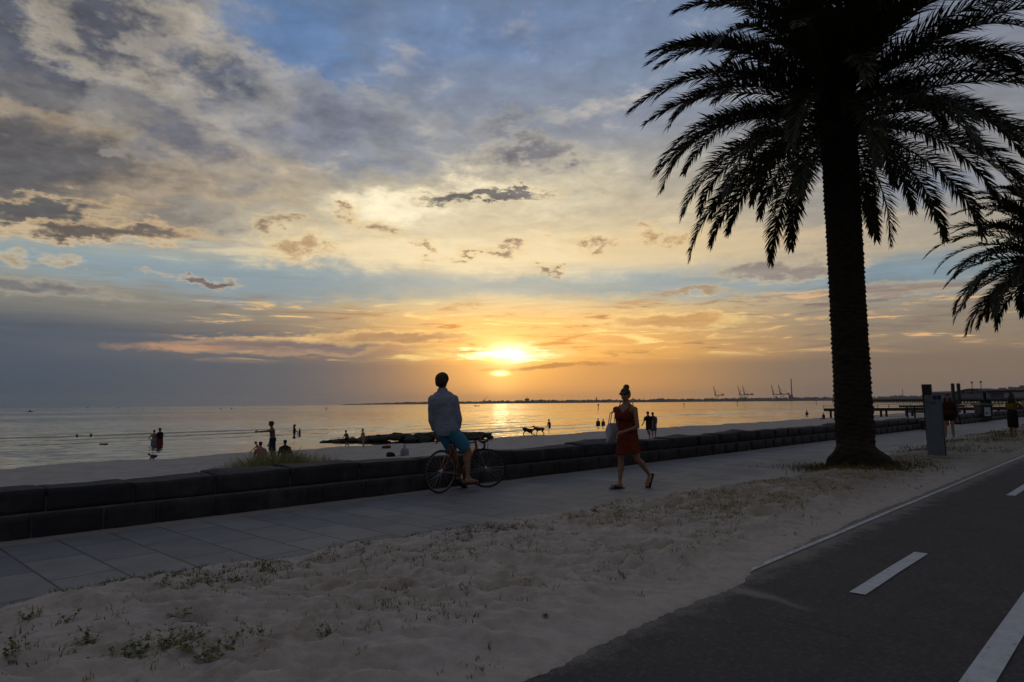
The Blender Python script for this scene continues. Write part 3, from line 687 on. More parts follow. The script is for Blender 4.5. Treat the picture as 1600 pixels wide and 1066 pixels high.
# ---------------------------------------------------------------- date palms
m_bark = mat('palm_bark', (.042, .033, .025), .95, .4, 7., .02, 30., .1, stretch=(1, 1, 2.5))
m_leaf = mat('palm_leaf', (.026, .034, .014), .6, .35, 3., c2=(.045, .034, .016), spec=.3)
m_dead = mat('dead_frond', (.085, .062, .035), .85, .35, 5., spec=.15)
def palm_trunk(parent, h, r0, seed, res=1.):
    nth = int(110*res); nz = int(h/.022*res)
    zs = np.linspace(-.08, h, nz); th = np.linspace(0, 2*np.pi, nth, endpoint=False); T, Z = np.meshgrid(th, zs)
    base = r0*(1 + .03*np.exp(-((Z - h)/.6)**2) + .06*np.clip((1.6 - Z)/1.6, 0, 1)**1.0 + .05*(fbm(Z*.7, T*0, 2, seed) - .5))
    # root boss: an uneven skirt of roots at the foot
    flare = np.clip((.60 + .12*np.sin(T*2 + 1) - Z)/.60, 0, 1); flare = np.sqrt(flare*(2 - np.minimum(flare, 1)))*np.clip(flare*2.2, 0, 1)
    base = base + flare*(.13 + .16*fbm(np.cos(T)*1.6 + 3, np.sin(T)*1.6, 3, seed + 1) + .14*np.clip(np.cos(T + 1.1), 0, 1))*np.clip((Z + .25)/.3, .6, 1)
    # diamond leaf scars in a spiral, each with a ragged lower lip
    rows = .098
    row = Z/rows + T/(2*np.pi)*3; ri = np.floor(row); rf = row - ri
    col = T/(2*np.pi)*13 + .5*(ri % 2); ci = np.floor(col); cf = col - ci
    lip = np.clip(1 - rf*1.3, 0, 1)**1.2*(1 - np.abs(cf*2 - 1)**3*.7)
    jit = _h(ri, ci, seed)
    scar = .030*lip*(.45 + .9*jit) + .010*(fbm(T*9, Z*14, 3, seed + 5) - .5)
    scar = scar*np.clip((Z - .30)/.35, 0, 1) + .05*(fbm(np.cos(T)*5, np.sin(T)*5 + Z*7, 4, seed + 7) - .5)*flare
    Rr = base + scar
    V = np.stack([Rr*np.cos(T), Rr*np.sin(T), Z], -1).reshape(-1, 3)
    i = np.arange(nz*nth).reshape(nz, nth); a = i[:-1]; b = np.roll(i, -1, 1)[:-1]; c = np.roll(i, -1, 1)[1:]; d = i[1:]
    F = np.stack([a, b, c, d], -1).reshape(-1, 4)
    link('trunk', npmesh('trunk', V, F), m_bark, parent, True)
def frond_mesh(name, base, az, e0, L, droop, seed, nleaf=88, wl=.46, w=.034, twist=0.):
    r = np.random.RandomState(seed); ns = 26; s = np.linspace(0, 1, ns)
    el = np.radians(e0 + 4 - droop*s**1.55); sway = az + np.radians(r.uniform(-9, 9))*s**2
    st = L/(ns - 1)
    d = np.stack([np.cos(el)*np.cos(sway), np.cos(el)*np.sin(sway), np.sin(el)], 1)
    P = np.concatenate([[base], base + np.cumsum(d[:-1]*st, 0)])
    side = np.stack([-np.sin(sway), np.cos(sway), 0*sway], 1); nrm = np.cross(d, side)*-1
    nrm = np.cross(side, d); nrm *= -1 if nrm[0, 2] < 0 else 1
    V = []; F = []
    # midrib
    rr = np.interp(s, [0, .08, 1], [.055, .03, .006])
    for q in range(ns):
        V += [P[q] + side[q]*rr[q], P[q] + nrm[q]*rr[q]*.7, P[q] - side[q]*rr[q], P[q] - nrm[q]*rr[q]*.6]
    for q in range(ns - 1):
        for j in range(4): F.append((q*4 + j, q*4 + (j + 1) % 4, q*4 + 4 + (j + 1) % 4, q*4 + 4 + j))
    V = [tuple(p) for p in V]
    for sd in (-1, 1):
        for q in range(nleaf):
            u = .10 + .895*(q + r.uniform(-.3, .3))/nleaf; u = min(max(u, .08), 1.)
            f = u*(ns - 1); i0 = min(int(f), ns - 2); fr = f - i0
            p = P[i0]*(1 - fr) + P[i0 + 1]*fr; dd = d[i0]; ss = side[i0]*sd; nn = nrm[i0]
            ln = wl*(np.interp(u, [0, .12, .35, .75, 1], [.35, .7, 1., .78, .34]))*r.uniform(.85, 1.1)
            fa = np.radians(np.interp(u, [0, .5, 1], [62, 48, 22]) + r.uniform(-9, 9)); va = np.radians(r.choice([24, 6, 40]) + r.uniform(-9, 9))
            v = dd*math.cos(fa) + (ss*math.cos(va) + nn*math.sin(va))*math.sin(fa)
            v = v/np.linalg.norm(v); wv = np.cross(v, nn + .35*ss*r.uniform(-1, 1)); wv = wv/(np.linalg.norm(wv) + 1e-9)*w*.5
            tip = p + v*ln + np.array([0, 0, -.16*ln*r.uniform(.5, 1.4)]); mid = p + v*ln*.5
            n0 = len(V); V += [tuple(p - wv*.6), tuple(p + wv*.6), tuple(mid + wv), tuple(mid - wv), tuple(tip + wv*.12), tuple(tip - wv*.12)]
            F += [(n0, n0 + 1, n0 + 2, n0 + 3), (n0 + 3, n0 + 2, n0 + 4, n0 + 5)]
    return npmesh(name, np.array(V), np.array(F))
def date_palm(loc, h, label, seed, n=96, Lm=4.65, e_lo=-20., res=1., r0=.335, rot=0., nleaf=128, wl=.56, w=.036):
    root = empty('date_palm', loc, rot); tag(root, label, 'palm tree', 'date palms along the path')
    palm_trunk(root, h, r0, seed, res)
    # crown: a boss of old leaf bases that carries the fronds
    rs = random.Random(seed); mb = MB()
    mb.tube([(0, 0, h - .15), (0, 0, h + .25), (0, 0, h + .8), (0, 0, h + 1.25), (0, 0, h + 1.6)], [r0*1.05, r0*1.32, r0*1.15, r0*.7, .06], 18)
    for i in range(90):
        a = i*2.399; z = h + .02 + 1.0*(i/90); rr = r0*1.15*(1 - .35*(i/90)); e = R(25 + 40*i/90); L = rs.uniform(.22, .42)
        p = np.array([rr*math.cos(a), rr*math.sin(a), z]); q = p + L*np.array([math.cos(a)*math.cos(e), math.sin(a)*math.cos(e), math.sin(e)])
        mb.tube([p - (q - p)*.3, p, q], [(.09, .04), (.075, .032), (.035, .016)], 6)
    crown = mb.build('crown', m_bark, root)
    for i in range(n):
        t = (i + .5)/n; a = i*2.39996 + rs.uniform(-.15, .15)
        e0 = 84 - (84 - e_lo)*t**.78 + rs.uniform(-6, 6)
        L = Lm*(rs.uniform(.86, 1.06))*(.80 + .20*min(1, t*2.5))*(1 - .16*max(0, t - .45)/.55); dr = 82 - 12*t + rs.uniform(-12, 12)
        dr = min(dr, e0 + 86)
        zb = h + 1.25 - 1.15*t; rb = .18 + .16*t
        me = frond_mesh('frond', np.array([rb*math.cos(a), rb*math.sin(a), zb]), a, e0, L, dr, seed*1000 + i, nleaf, wl, w)
        link('frond', me, m_leaf, crown)
    for i in range(4):      # old fronds hanging dead against the trunk
        a = rs.uniform(0, 6.28); me = frond_mesh('frond', np.array([r0*.9*math.cos(a), r0*.9*math.sin(a), h + .05]), a, -38 - 8*i, Lm*.55, 42, seed*1000 + 500 + i, 50, wl*.7, w*.8); link('frond', me, m_dead, crown)
    return root
date_palm((14.90, 4.60, 0), 6.95, 'tall date palm with thick scarred trunk standing by the cycle path', 4)
date_palm((33.0, 2.7, 0), 6.2, 'farther date palm cut by the right edge of the picture', 9, n=96, Lm=4.25, e_lo=-26, res=.5, nleaf=84, w=.06)
# ---------------------------------------------------------------- people
def bz(x, y): return float(beach_z(np.array([[x]]), np.array([[y]]))[0, 0]) - .01
def skin_mat(name, c): return mat(name, c, .55, .12, 14., spec=.35)
m_skin = skin_mat('skin', (.42, .22, .14)); m_skin2 = skin_mat('tanned_skin', (.30, .15, .09)); m_skin3 = skin_mat('dark_skin', (.12, .06, .04))
def hair_x(k, co, col): return k.mix(k.step(k.noise(k.vm('MULTIPLY', co, (1., 1., .3)), 90., 3., .6), .4, .7)*.6, col, (.010, .007, .005, 1))
m_hair = mat('dark_hair', (.030, .020, .014), .6, .3, 40., .004, 90., .3, extra=hair_x); m_hairb = mat('brown_hair', (.065, .038, .020), .6, .3, 40., .004, 90., .3, extra=hair_x)
def cloth(name, c, var=.12): return mat('cloth_' + name, c, .9, var, 18., .0015, 260., .1)
def nrm(v): v = np.array(v, float); return v/np.linalg.norm(v)
def dirv(p, o, side):
    p, o = R(p), R(o); return np.array([math.sin(p)*math.cos(o), side*math.sin(o), -math.cos(p)*math.cos(o)])
def skeleton(h, lean=0., side=0., pelv_yaw=0., twist=0., head_yaw=0., head_pitch=0., legs=((0, 0, 3), (0, 0, 3)), arms=((0, 6, 8, 6), (0, 6, 8, 6)), pelvis_z=None, feet=(0., 0.), male=True, shw=None):
    """Joints in the figure's own frame: x forward, y left, z up. legs: (thigh pitch, shin pitch, splay), arms: (upper pitch, upper out, fore pitch, fore out); left first."""
    J = {}; cy, sy = math.cos(R(pelv_yaw)), math.sin(R(pelv_yaw)); Ry = lambda v, a: np.array([v[0]*math.cos(a) - v[1]*math.sin(a), v[0]*math.sin(a) + v[1]*math.cos(a), v[2]])
    low = 1e9
    for i, sd in ((0, 1), (1, -1)):
        t, s, o = legs[i]; n = 'LR'[i]
        hip = Ry(np.array([0, sd*.052*h, -.02*h]), R(pelv_yaw)); kn = hip + Ry(dirv(t, o, sd), R(pelv_yaw))*.245*h; an = kn + Ry(dirv(s, o*.6, sd), R(pelv_yaw))*.235*h
        fy = R(pelv_yaw); fp = R(feet[i]); toe = an + Ry(np.array([math.cos(fp), sd*.12, math.sin(fp)]), fy)*.105*h - np.array([0, 0, .022*h]); heel = an - Ry(np.array([math.cos(fp), 0, math.sin(fp)]), fy)*.028*h + np.array([0, 0, -.024*h])
        J['hip' + n], J['knee' + n], J['ank' + n], J['toe' + n], J['heel' + n] = hip, kn, an, toe, heel
        low = min(low, toe[2] - .016*h, heel[2] - .018*h)
    off = np.array([0, 0, (-low if pelvis_z is None else pelvis_z)])
    up = nrm([math.sin(R(lean)), math.sin(R(side)), math.cos(R(lean))]); up = Ry(up, R(pelv_yaw))
    J['pel'] = np.zeros(3); J['up'] = up
    sy_ = R(pelv_yaw + twist); J['fwd0'] = np.array([math.cos(R(pelv_yaw)), math.sin(R(pelv_yaw)), 0]); J['fwd1'] = np.array([math.cos(sy_), math.sin(sy_), 0])
    L = .30*h; J['neck'] = up*L; left = np.array([-math.sin(sy_), math.cos(sy_), 0]); sh = (shw or (.111 if male else .103))*h
    hy = sy_ + R(head_yaw); hp = R(head_pitch); J['hf'] = np.array([math.cos(hy)*math.cos(hp), math.sin(hy)*math.cos(hp), math.sin(hp)]); J['hl'] = np.array([-math.sin(hy), math.cos(hy), 0]); J['hu'] = np.cross(J['hf'], J['hl'])
    J['head'] = J['neck'] + nrm(up*.8 + np.array([0, 0, .4]))*.062*h + J['hu']*.022*h + J['hf']*.014*h
    for i, sd in ((0, 1), (1, -1)):
        n = 'LR'[i]; a = arms[i]; s = J['neck'] - up*.066*h + left*sd*sh
        e = s + Ry(dirv(a[0], a[1], sd), sy_)*.175*h; w = e + Ry(dirv(a[2], a[3], sd), sy_)*.148*h
        J['sho' + n], J['elb' + n], J['wri' + n] = s, e, w
    for k in J:
        if k not in ('up', 'fwd0', 'fwd1', 'hf', 'hl', 'hu'): J[k] = J[k] + off
    J['h'] = h; J['male'] = male
    return J
TORSO = {True: [(-.20, .052, .052), (-.08, .086, .062), (.10, .092, .066), (.32, .083, .058), (.58, .096, .064), (.74, .104, .066), (.86, .094, .056), (.95, .052, .042)],
         False: [(-.20, .052, .052), (-.06, .094, .068), (.10, .094, .068), (.36, .070, .052), (.58, .080, .060), (.72, .084, .062), (.84, .076, .048), (.94, .042, .036)]}
def torso_ring(J, t, hw, hd, n=22, grow=0.):
    h = J['h']; c = J['pel'] + (J['neck'] - J['pel'])*t; f = J['fwd0']*(1 - np.clip(t, 0, 1)) + J['fwd1']*np.clip(t, 0, 1)
    u = J['up']; f = nrm(f - u*np.dot(f, u)); l = np.cross(u, f)
    out = []
    for j in range(n):
        a = 2*math.pi*j/n; ca, sa = math.cos(a), math.sin(a)
        out.append(c + f*(hd*h + grow)*math.copysign(abs(ca)**.9, ca) + l*(hw*h + grow)*math.copysign(abs(sa)**.85, sa))
    return out
def fingers(mb, J, n, curl=25., closed=False):
    """palm edge to finger tips: four fingers of unequal length and a thumb from the side of the palm"""
    h = J['h']; w = J['wri' + n]; d = nrm(w - J['elb' + n]); sd = 1 if n == 'L' else -1
    f = J['fwd1']; nrmv = nrm(np.cross(d, f)*sd + 1e-6) if abs(np.dot(d, f)) < .95 else J['hl']*sd
    acr = nrm(np.cross(nrmv, d))       # across the palm, thumb side
    if np.dot(acr, f) < 0: acr = -acr
    pal = -nrmv
    base = w + d*.052*h
    for q, (ln, off) in enumerate(((.040, .016), (.045, .0055), (.042, -.0055), (.033, -.016))):
        p = base + acr*off*h; a = R(curl*(1 + .15*q)); pts = [p - d*.012*h, p]
        dd = d
        for s_, k_ in ((.42, 1.), (.33, 1.), (.25, 1.)):
            ang = a*k_*(1.9 if closed else .7); dd = nrm(dd*math.cos(ang) + pal*math.sin(ang)); pts.append(pts[-1] + dd*ln*h*s_)
        mb.tube(pts, [.0052*h, .0052*h, .0048*h, .0044*h, .0034*h], 7)
    p = w + d*.018*h + acr*.014*h; t1 = nrm(d*.75 + acr*.65 + pal*.15); t2 = nrm(d + acr*.15 + pal*.3)
    mb.tube([p - t1*.01*h, p + t1*.020*h, p + t1*.022*h + t2*.020*h, p + t1*.022*h + t2*.030*h], [.0065*h, .0062*h, .0052*h, .0036*h], 7)
def body_mb(J, bare=True):
    h = J['h']; mb = MB(); k = 1. if J['male'] else .90
    mb.rings([torso_ring(J, *r) for r in TORSO[J['male']]])
    for n in 'LR':
        mb.cap(J['hip' + n], J['knee' + n], .050*h, .031*h); a, b = J['knee' + n], J['ank' + n]; back = nrm(np.cross(b - a, J['hl']*0 + np.cross(np.array([0, 0, 1.]), J['fwd0'])))
        if np.dot(back, J['fwd0']) > 0: back = -back
        mb.tube([a, a + (b - a)*.18 + back*.006*h, a + (b - a)*.34 + back*.010*h, a + (b - a)*.62 + back*.003*h, a + (b - a)*.88, b], [.029*h, .031*h, .0325*h, .024*h, .0175*h, .019*h], 12)
        mb.cap(a, a + (b - a)*.02, .030*h, .028*h)
        mb.tube([J['heel' + n], J['heel' + n]*.7 + J['toe' + n]*.3 + [0, 0, .006*h], J['heel' + n]*.35 + J['toe' + n]*.65, J['toe' + n]], [(.019*h, .019*h), (.021*h, .024*h), (.027*h, .017*h), (.020*h, .010*h)], 12, flat=(0, 0, 1))
        mb.cap(J['ank' + n], (J['heel' + n]*.75 + J['toe' + n]*.25), .020*h, .020*h)
        s, e, w = J['sho' + n], J['elb' + n], J['wri' + n]
        mb.cap(J['neck'] - J['up']*.008*h, J['neck']*.45 + s*.55 - J['up']*.004*h, .026*h, .028*h*k); mb.cap(J['neck']*.5 + s*.5 - J['up']*.03*h, s, .030*h, .033*h*k)
        mb.cap(s, e, .031*h*k, .0225*h*k); mb.cap(e, w, .0225*h*k, .0150*h*k)
        d = nrm(w - e); mb.tube([w - d*.005*h, w + d*.015*h, w + d*.040*h, w + d*.058*h], [(.015*h*k, .012*h*k), (.019*h, .011*h), (.0225*h, .0105*h), (.020*h, .008*h)], 12, flat=J['fwd1'] if abs(np.dot(d, J['fwd1'])) < .9 else (0, 0, 1))
    hd, hf, hl, hu = J['head'], J['hf'], J['hl'], J['hu']; M = np.stack([hf, hl, hu], 1)
    mb.cap(J['neck'] - J['up']*.04*h, hd - hu*.03*h - hf*.008*h, .034*h*k, .031*h*k)
    mb.ell(hd + hu*.010*h - hf*.004*h, (.056*h, .044*h, .054*h), M); mb.ell(hd - hu*.026*h + hf*.012*h, (.040*h, .034*h, .036*h), M)
    mb.ell(hd - hu*.048*h + hf*.034*h, (.013*h, .017*h, .011*h), M)          # chin
    mb.cap(hd + hu*.004*h + hf*.050*h, hd - hu*.014*h + hf*.062*h, .006*h, .0075*h, 8)   # nose
    mb.cap(hd + hu*.010*h + hf*.046*h + hl*.020*h, hd + hu*.010*h + hf*.046*h - hl*.020*h, .009*h, .009*h, 8)   # brow
    mb.cap(hd - hu*.030*h + hf*.046*h + hl*.010*h, hd - hu*.030*h + hf*.046*h - hl*.010*h, .006*h, .006*h, 8)   # lips
    for s in (1, -1): mb.ell(hd - hu*.004*h + hl*s*.044*h - hf*.006*h, (.012*h, .006*h, .018*h), M, 8, 6)   # ears
    return mb
def garment_tube(mb, a, b, ra, rb, f0=0., f1=1., steps=5, flare=0.):
    a, b = np.array(a), np.array(b); pts = [a + (b - a)*(f0 + (f1 - f0)*i/(steps - 1)) for i in range(steps)]
    mb.tube(pts, [ra + (rb - ra)*(f0 + (f1 - f0)*i/(steps - 1)) + flare*(i/(steps - 1)) for i in range(steps)], 16)
def torso_part(J, t0, t1, grow, n=8, hem=0.):
    T = np.array(TORSO[J['male']]); ts = np.linspace(t0, t1, n)
    return [torso_ring(J, t, np.interp(t, T[:, 0], T[:, 1]), np.interp(t, T[:, 0], T[:, 2]), 24, grow*J['h'] + hem*J['h']*max(0, 1 - (t - t0)/.35)) for t in ts]
def shirt_mb(J, hem=-.12, sleeve=.55, grow=.008, top=.93, loose=.012, fore=0.):
    mb = MB(); h = J['h']; mb.rings(torso_part(J, hem, top, grow, 10, loose)); k = 1 if J['male'] else .9
    for n in 'LR':
        s, e, w = J['sho' + n], J['elb' + n], J['wri' + n]
        mb.cap(J['neck'] - J['up']*.010*h, J['neck']*.45 + s*.55 - J['up']*.004*h, .031*h, .034*h*k); mb.cap(J['neck']*.5 + s*.5 - J['up']*.032*h, s, .032*h, .035*h*k); mb.cap(s, s + (e - s)*.1, .036*h*k, .036*h*k)
        garment_tube(mb, s, e, .036*h*k, .032*h*k, 0, min(1, sleeve), 5, .004*h)
        if fore > 0: mb.cap(e - (e - s)*.03, e, .036*h*k, .035*h*k); garment_tube(mb, e, w, .035*h*k, .027*h*k, 0, fore, 5)
    return mb
def shorts_mb(J, top=.20, leg=.75, grow=.008, flare=.012):
    mb = MB(); h = J['h']; mb.rings(torso_part(J, -.20, top, grow, 6))
    for n in 'LR':
        a, b = J['hip' + n], J['knee' + n]; garment_tube(mb, a, b, .058*h, .042*h, -.05, leg, 6, flare*h)
    return mb
def hair_mb(J, long=0., bun=0., vol=1.):
    mb = MB(); h = J['h']*vol; hd, hf, hl, hu = J['head'], J['hf'], J['hl'], J['hu']; M = np.stack([hf, hl, hu], 1)
    mb.ell(hd + hu*.020*h - hf*(.004 if bun else .010)*h, (.0575*h, .049*h, .049*h), M); mb.ell(hd + hu*.002*h - hf*.024*h, (.040*h, .046*h, .050*h), M)
    if not bun: mb.ell(hd + hu*.042*h + hf*.016*h, (.038*h, .038*h, .024*h), M)
    if bun: mb.ell(hd + hu*(.066*h + bun*.02) - hf*.030*h, (.030*h, .030*h, .028*h), M)
    if long:
        for o in (-.5, 0, .5): mb.tube([hd - hf*.030*h + hl*o*.05*h, hd - hu*.05*h - hf*.045*h + hl*o*.07*h, hd - hu*long*h*.6 - hf*.05*h + hl*o*.08*h, hd - hu*long*h - hf*.045*h + hl*o*.06*h], [.034*h, .036*h, .034*h, .012*h], 10)
    return mb
def person(label, loc, yaw, J, parts, skin=None, voxel=.014, group=None, curl=25., closed=False, sm=3):
    """The body is one fused skin and the top-level object; hair and clothing are its children. parts: (name, MB, material, wrinkle)"""
    me = fused(body_mb(J), 'person', voxel, sm)
    fm = MB()
    for n in 'LR': fingers(fm, J, n, curl, closed)
    # the fingers join the palms in the same mesh
    n = len(me.vertices); co = np.empty(n*3, np.float32); me.vertices.foreach_get('co', co); vs = [tuple(v) for v in co.reshape(-1, 3)]; fs = [tuple(p.vertices) for p in me.polygons]
    nb = MB(); nb.v = vs; nb.f = fs; nb.join(fm); bpy.data.meshes.remove(me)
    o = nb.build('person', skin or m_skin, None, True); o.location = loc; o.rotation_euler = (0, 0, R(yaw)); tag(o, label, 'person', group)
    for nm, mb, mt, wr in parts:
        g = link(nm, fused(mb, nm, voxel*(1. if nm != 'hair' else .9), sm, wr, 9., len(nm)) if not nm.endswith('_hard') else mb.mesh(nm), mt, o, True); g.name = nm.replace('_hard', '')
    return o
def collar(mb, J):
    h = J['h']; n, u, hd = J['neck'], J['up'], J['head']
    mb.tube([n - u*.045*h, n - u*.01*h, n + (hd - n)*.28], [.060*h, .046*h, .040*h], 18); return mb
# ---- the man stopped on his bicycle
J = skeleton(1.92, lean=-9., side=0., pelv_yaw=0., twist=32., head_yaw=-4., head_pitch=0., legs=((38., 19., 5.), (44., -4., 6.)), arms=((10., 3., 26., -8.), (8., 8., 42., -12.)), pelvis_z=1.03, feet=(-32., -6.), shw=.093)
mn = person('man in a blue shirt sitting on the orange bicycle, watching the sunset', (7.24, 8.35, 0), 2., J,
    [('hair', hair_mb(J, vol=1.07), m_hairb, .026), ('shirt', collar(shirt_mb(J, -.20, 1., .013, .95, .016, .62), J), cloth('blue_shirt', (.25, .28, .345)), .022), ('shorts', shorts_mb(J, .12, .86, .010, .012), cloth('blue_shorts', (.06, .23, .34)), .018)], m_skin2, .0085, closed=True, curl=18)
def sandal(J, n, parent, mtt):
    h = J['h']; mb = MB(); t, e = J['toe' + n], J['heel' + n]; d = nrm(t - e); up = np.array([0, 0, 1.]); up = nrm(up - d*np.dot(up, d)); s = np.cross(up, d)
    c = (t + e)/2 - up*.020*h; L = np.linalg.norm(t - e) + .052*h
    out = [(-.5, .30), (-.42, .42), (-.2, .40), (.1, .46), (.32, .50), (.45, .36), (.5, .12), (.5, -.12), (.45, -.36), (.32, -.48), (.1, -.42), (-.2, -.38), (-.42, -.40), (-.5, -.26)]
    mb.prism([(x*L, y*.062*h) for x, y in out], c - up*.006*h, d, s, up, .009*h)
    for sd in (-1, 1): mb.tube([c + d*L*.30 + up*.012*h, c + d*L*.22 + s*sd*.022*h + up*.030*h, c + d*L*.06 + s*sd*.031*h + up*.008*h], .0045*h, 6)
    mb.build('sandal', mtt, parent, False)
m_rub = mat('dark_rubber', (.025, .022, .022), .8, .3, 30., spec=.3)
for n in 'LR': sandal(J, n, mn, m_rub)
# ---- the woman walking towards the viewer
J = skeleton(1.64, lean=3., pelv_yaw=0., twist=4., head_yaw=14., head_pitch=1., legs=((-13., -46., 3.), (11., 4., 2.)), arms=((6., 14., 62., -46.), (-6., 7., 160., -4.)), feet=(-56., 2.), male=False)
wm = person('woman in a rust red dress and sunglasses walking along the promenade', (9.46, 6.40, 0.0), 172., J, [('hair', hair_mb(J, bun=.5), m_hairb, .012)], m_skin2, .0085, closed=True, curl=22)
h = J['h']; mb = MB()
def tsurf(J, t, ang, grow):
    T = np.array(TORSO[J['male']]); h = J['h']; u = J['up']; f = J['fwd0']*(1 - np.clip(t, 0, 1)) + J['fwd1']*np.clip(t, 0, 1); f = nrm(f - u*np.dot(f, u)); l = np.cross(u, f)
    return J['pel'] + (J['neck'] - J['pel'])*t + f*(np.interp(t, T[:, 0], T[:, 2])*h + grow)*math.cos(ang) + l*(np.interp(t, T[:, 0], T[:, 1])*h + grow)*math.sin(ang)
mb.rings(torso_part(J, .0, .64, .007, 8, .0))
for sd in (-1, 1):
    mb.tube([tsurf(J, .50, sd*.5, .0), tsurf(J, .60, sd*.55, .004*h), tsurf(J, .70, sd*.62, .004*h), tsurf(J, .80, sd*.70, .004*h)], [.050*h, .048*h, .034*h, .008*h], 14)
    mb.tube([tsurf(J, .55, sd*1.5, 0), tsurf(J, .70, sd*1.45, .002*h)], [.024*h, .012*h], 10); mb.tube([tsurf(J, .5, math.pi - sd*.6, -.01), tsurf(J, .68, math.pi - sd*.5, -.004)], [.034*h, .020*h], 10)
rs = []
for i in range(11):
    f = i/10; z = J['pel'][2] + .085*h - f*.285*h; g = f**.8; c = np.array([.008*h*f + .012*h*(1 - f)*0, 0, z])
    rs.append([c + np.array([(.064 + .052*g)*h*math.cos(a)*(1 + .06*f*math.sin(5*a + 1)), (.086 + .040*g)*h*math.sin(a)*(1 + .06*f*math.sin(6*a)), -.012*h*f*math.cos(a + .8)]) for a in (2*math.pi*j/28 for j in range(28))])
mb.rings(rs[::-1])
m_dress = cloth('rust_dress', (.15, .030, .016), .3)
dr = link('dress', fused(mb, 'dress', .0085, 3, .022, 9., 5), m_dress, wm, True)
for sd in (-1, 1):
    MB().tube([tsurf(J, .76, sd*.68, .012*h), tsurf(J, .84, sd*.80, .012*h), J['neck'] + np.array([.012*h, sd*.060*h, .014*h]), J['neck'] + np.array([-.03*h, sd*.058*h, -.002*h]), tsurf(J, .80, math.pi - sd*.7, .010*h), tsurf(J, .66, math.pi - sd*.5, .008*h)], .0042*h, 6).build('dress_strap', m_dress, wm, True)
gl = MB(); hd, hf, hl, hu = J['head'], J['hf'], J['hl'], J['hu']; M = np.stack([hf, hl, hu], 1)
for s in (1, -1):
    gl.rings([[hd + hu*(.004*h + .0125*h*math.copysign(abs(math.sin(a))**.6, math.sin(a))) + hl*(s*.021*h + .0185*h*math.copysign(abs(math.cos(a))**.6, math.cos(a))) + hf*(x_ - .006*abs(math.cos(a)))*h for a in (2*math.pi*j/16 for j in range(16))] for x_ in (.054, .060)])
    gl.tube([hd + hu*.008*h + hf*.056*h + hl*s*.040*h, hd + hu*.007*h + hf*.02*h + hl*s*.050*h, hd + hu*.003*h - hf*.012*h + hl*s*.047*h], .003*h, 6)
gl.tube([hd + hu*.010*h + hf*.062*h + hl*.006*h, hd + hu*.010*h + hf*.062*h - hl*.006*h], .003*h, 6)
gl.build('sunglasses', mat('dark_lens', (.012, .012, .014), .12, .1, spec=.5), wm, True)
for n in 'LR': sandal(J, n, wm, m_rub)
# her white tote bag, hung from the right shoulder (a thing of its own)
bg = empty('tote_bag', (9.46, 6.40, 0.0), R(172.)); tag(bg, 'white tote bag hanging from the walking woman\'s shoulder', 'bag')
sR, eR = J['shoR'], J['elbR']; cb = np.array([.035, sR[1] - .145, .90]); bm = MB(); rs = []
for i in range(11):
    f = i/10; z = cb[2] + .15 - f*.31; wx = .095 + .02*f + .01*math.sin(f*7); dy = .022 + .050*math.sin(math.pi*min(1, f*1.05 + .02))
    rs.append([np.array([cb[0] + wx*math.copysign(abs(math.cos(a))**.55, math.cos(a)) + .02*f, cb[1] - .015*f + dy*math.copysign(abs(math.sin(a))**.8, math.sin(a)), z + .008*math.sin(3*a)*(1 - f)]) for a in (2*math.pi*j/24 for j in range(24))])
bm.rings(rs[::-1]); m_tote = cloth('white_tote', (.46, .45, .49), .10)
link('bag_body', fused(bm, 'bag_body', .008, 2, .012, 10., 3), m_tote, bg, True)
hm = MB()
for dy in (-.02, .02): hm.tube([np.array([cb[0] - .07, cb[1] + dy, cb[2] + .14]), np.array([cb[0] - .05, (cb[1] + sR[1])/2 + dy - .03, (cb[2] + sR[2])/2 + .12]), sR + np.array([-.012, .006 + dy*.4, .052]), np.array([cb[0] + .07, (cb[1] + sR[1])/2 + dy - .03, (cb[2] + sR[2])/2 + .12]), np.array([cb[0] + .07, cb[1] + dy, cb[2] + .14])], (.010, .004), 8)
hm.build('handle', m_tote, bg, True)
# ---- people farther along the promenade
m_white = cloth('white', (.6, .6, .6)); m_black = cloth('black', (.014, .014, .016)); m_wine = cloth('wine_jacket', (.045, .012, .012)); m_olive = cloth('olive_top', (.16, .10, .02)); m_navy = cloth('navy', (.018, .022, .050))
def shoes(J, parent, mtt, nm='shoe'):
    for n in 'LR':
        h = J['h']; b = MB(); b.tube([J['heel' + n] - nrm(J['toe' + n] - J['heel' + n])*.006*h, J['heel' + n], J['heel' + n]*.6 + J['toe' + n]*.4, J['toe' + n], J['toe' + n] + nrm(J['toe' + n] - J['heel' + n])*.018*h], [(.016*h, .018*h), (.026*h, .028*h), (.030*h, .026*h), (.030*h, .019*h), (.014*h, .010*h)], 12, flat=(0, 0, 1)); b.build(nm, mtt, parent, True)
J = skeleton(1.60, legs=((2, -1, 3), (-1, -3, 3)), arms=((-4, 12, 14, 4), (4, 12, 18, 2)), male=False)
p = person('woman in a dark red jacket and white shoes standing past the pillar', (27.4, 5.42, 0), 196., J, [('hair', hair_mb(J, long=.17), m_hair, .01), ('jacket', shirt_mb(J, -.02, 1., .014, .93, .016, .85), m_wine, .012), ('skirt', shorts_mb(J, .25, .42, .012, .006), m_black, .006)], m_skin2, .014); shoes(J, p, m_white)
J = skeleton(1.58, lean=2., twist=10., head_yaw=8., legs=((3, -3, 2), (-3, -6, 2)), arms=((50, 24, 150, -24), (54, 22, 150, -24)), male=False)
p = person('long haired woman in an olive top and black skirt with raised arms', (28.55, 3.78, 0), -35., J, [('hair', hair_mb(J, long=.22), m_hair, .01), ('top', shirt_mb(J, .32, .5, .010, .93, .004), m_olive, .01)], m_skin2, .014)
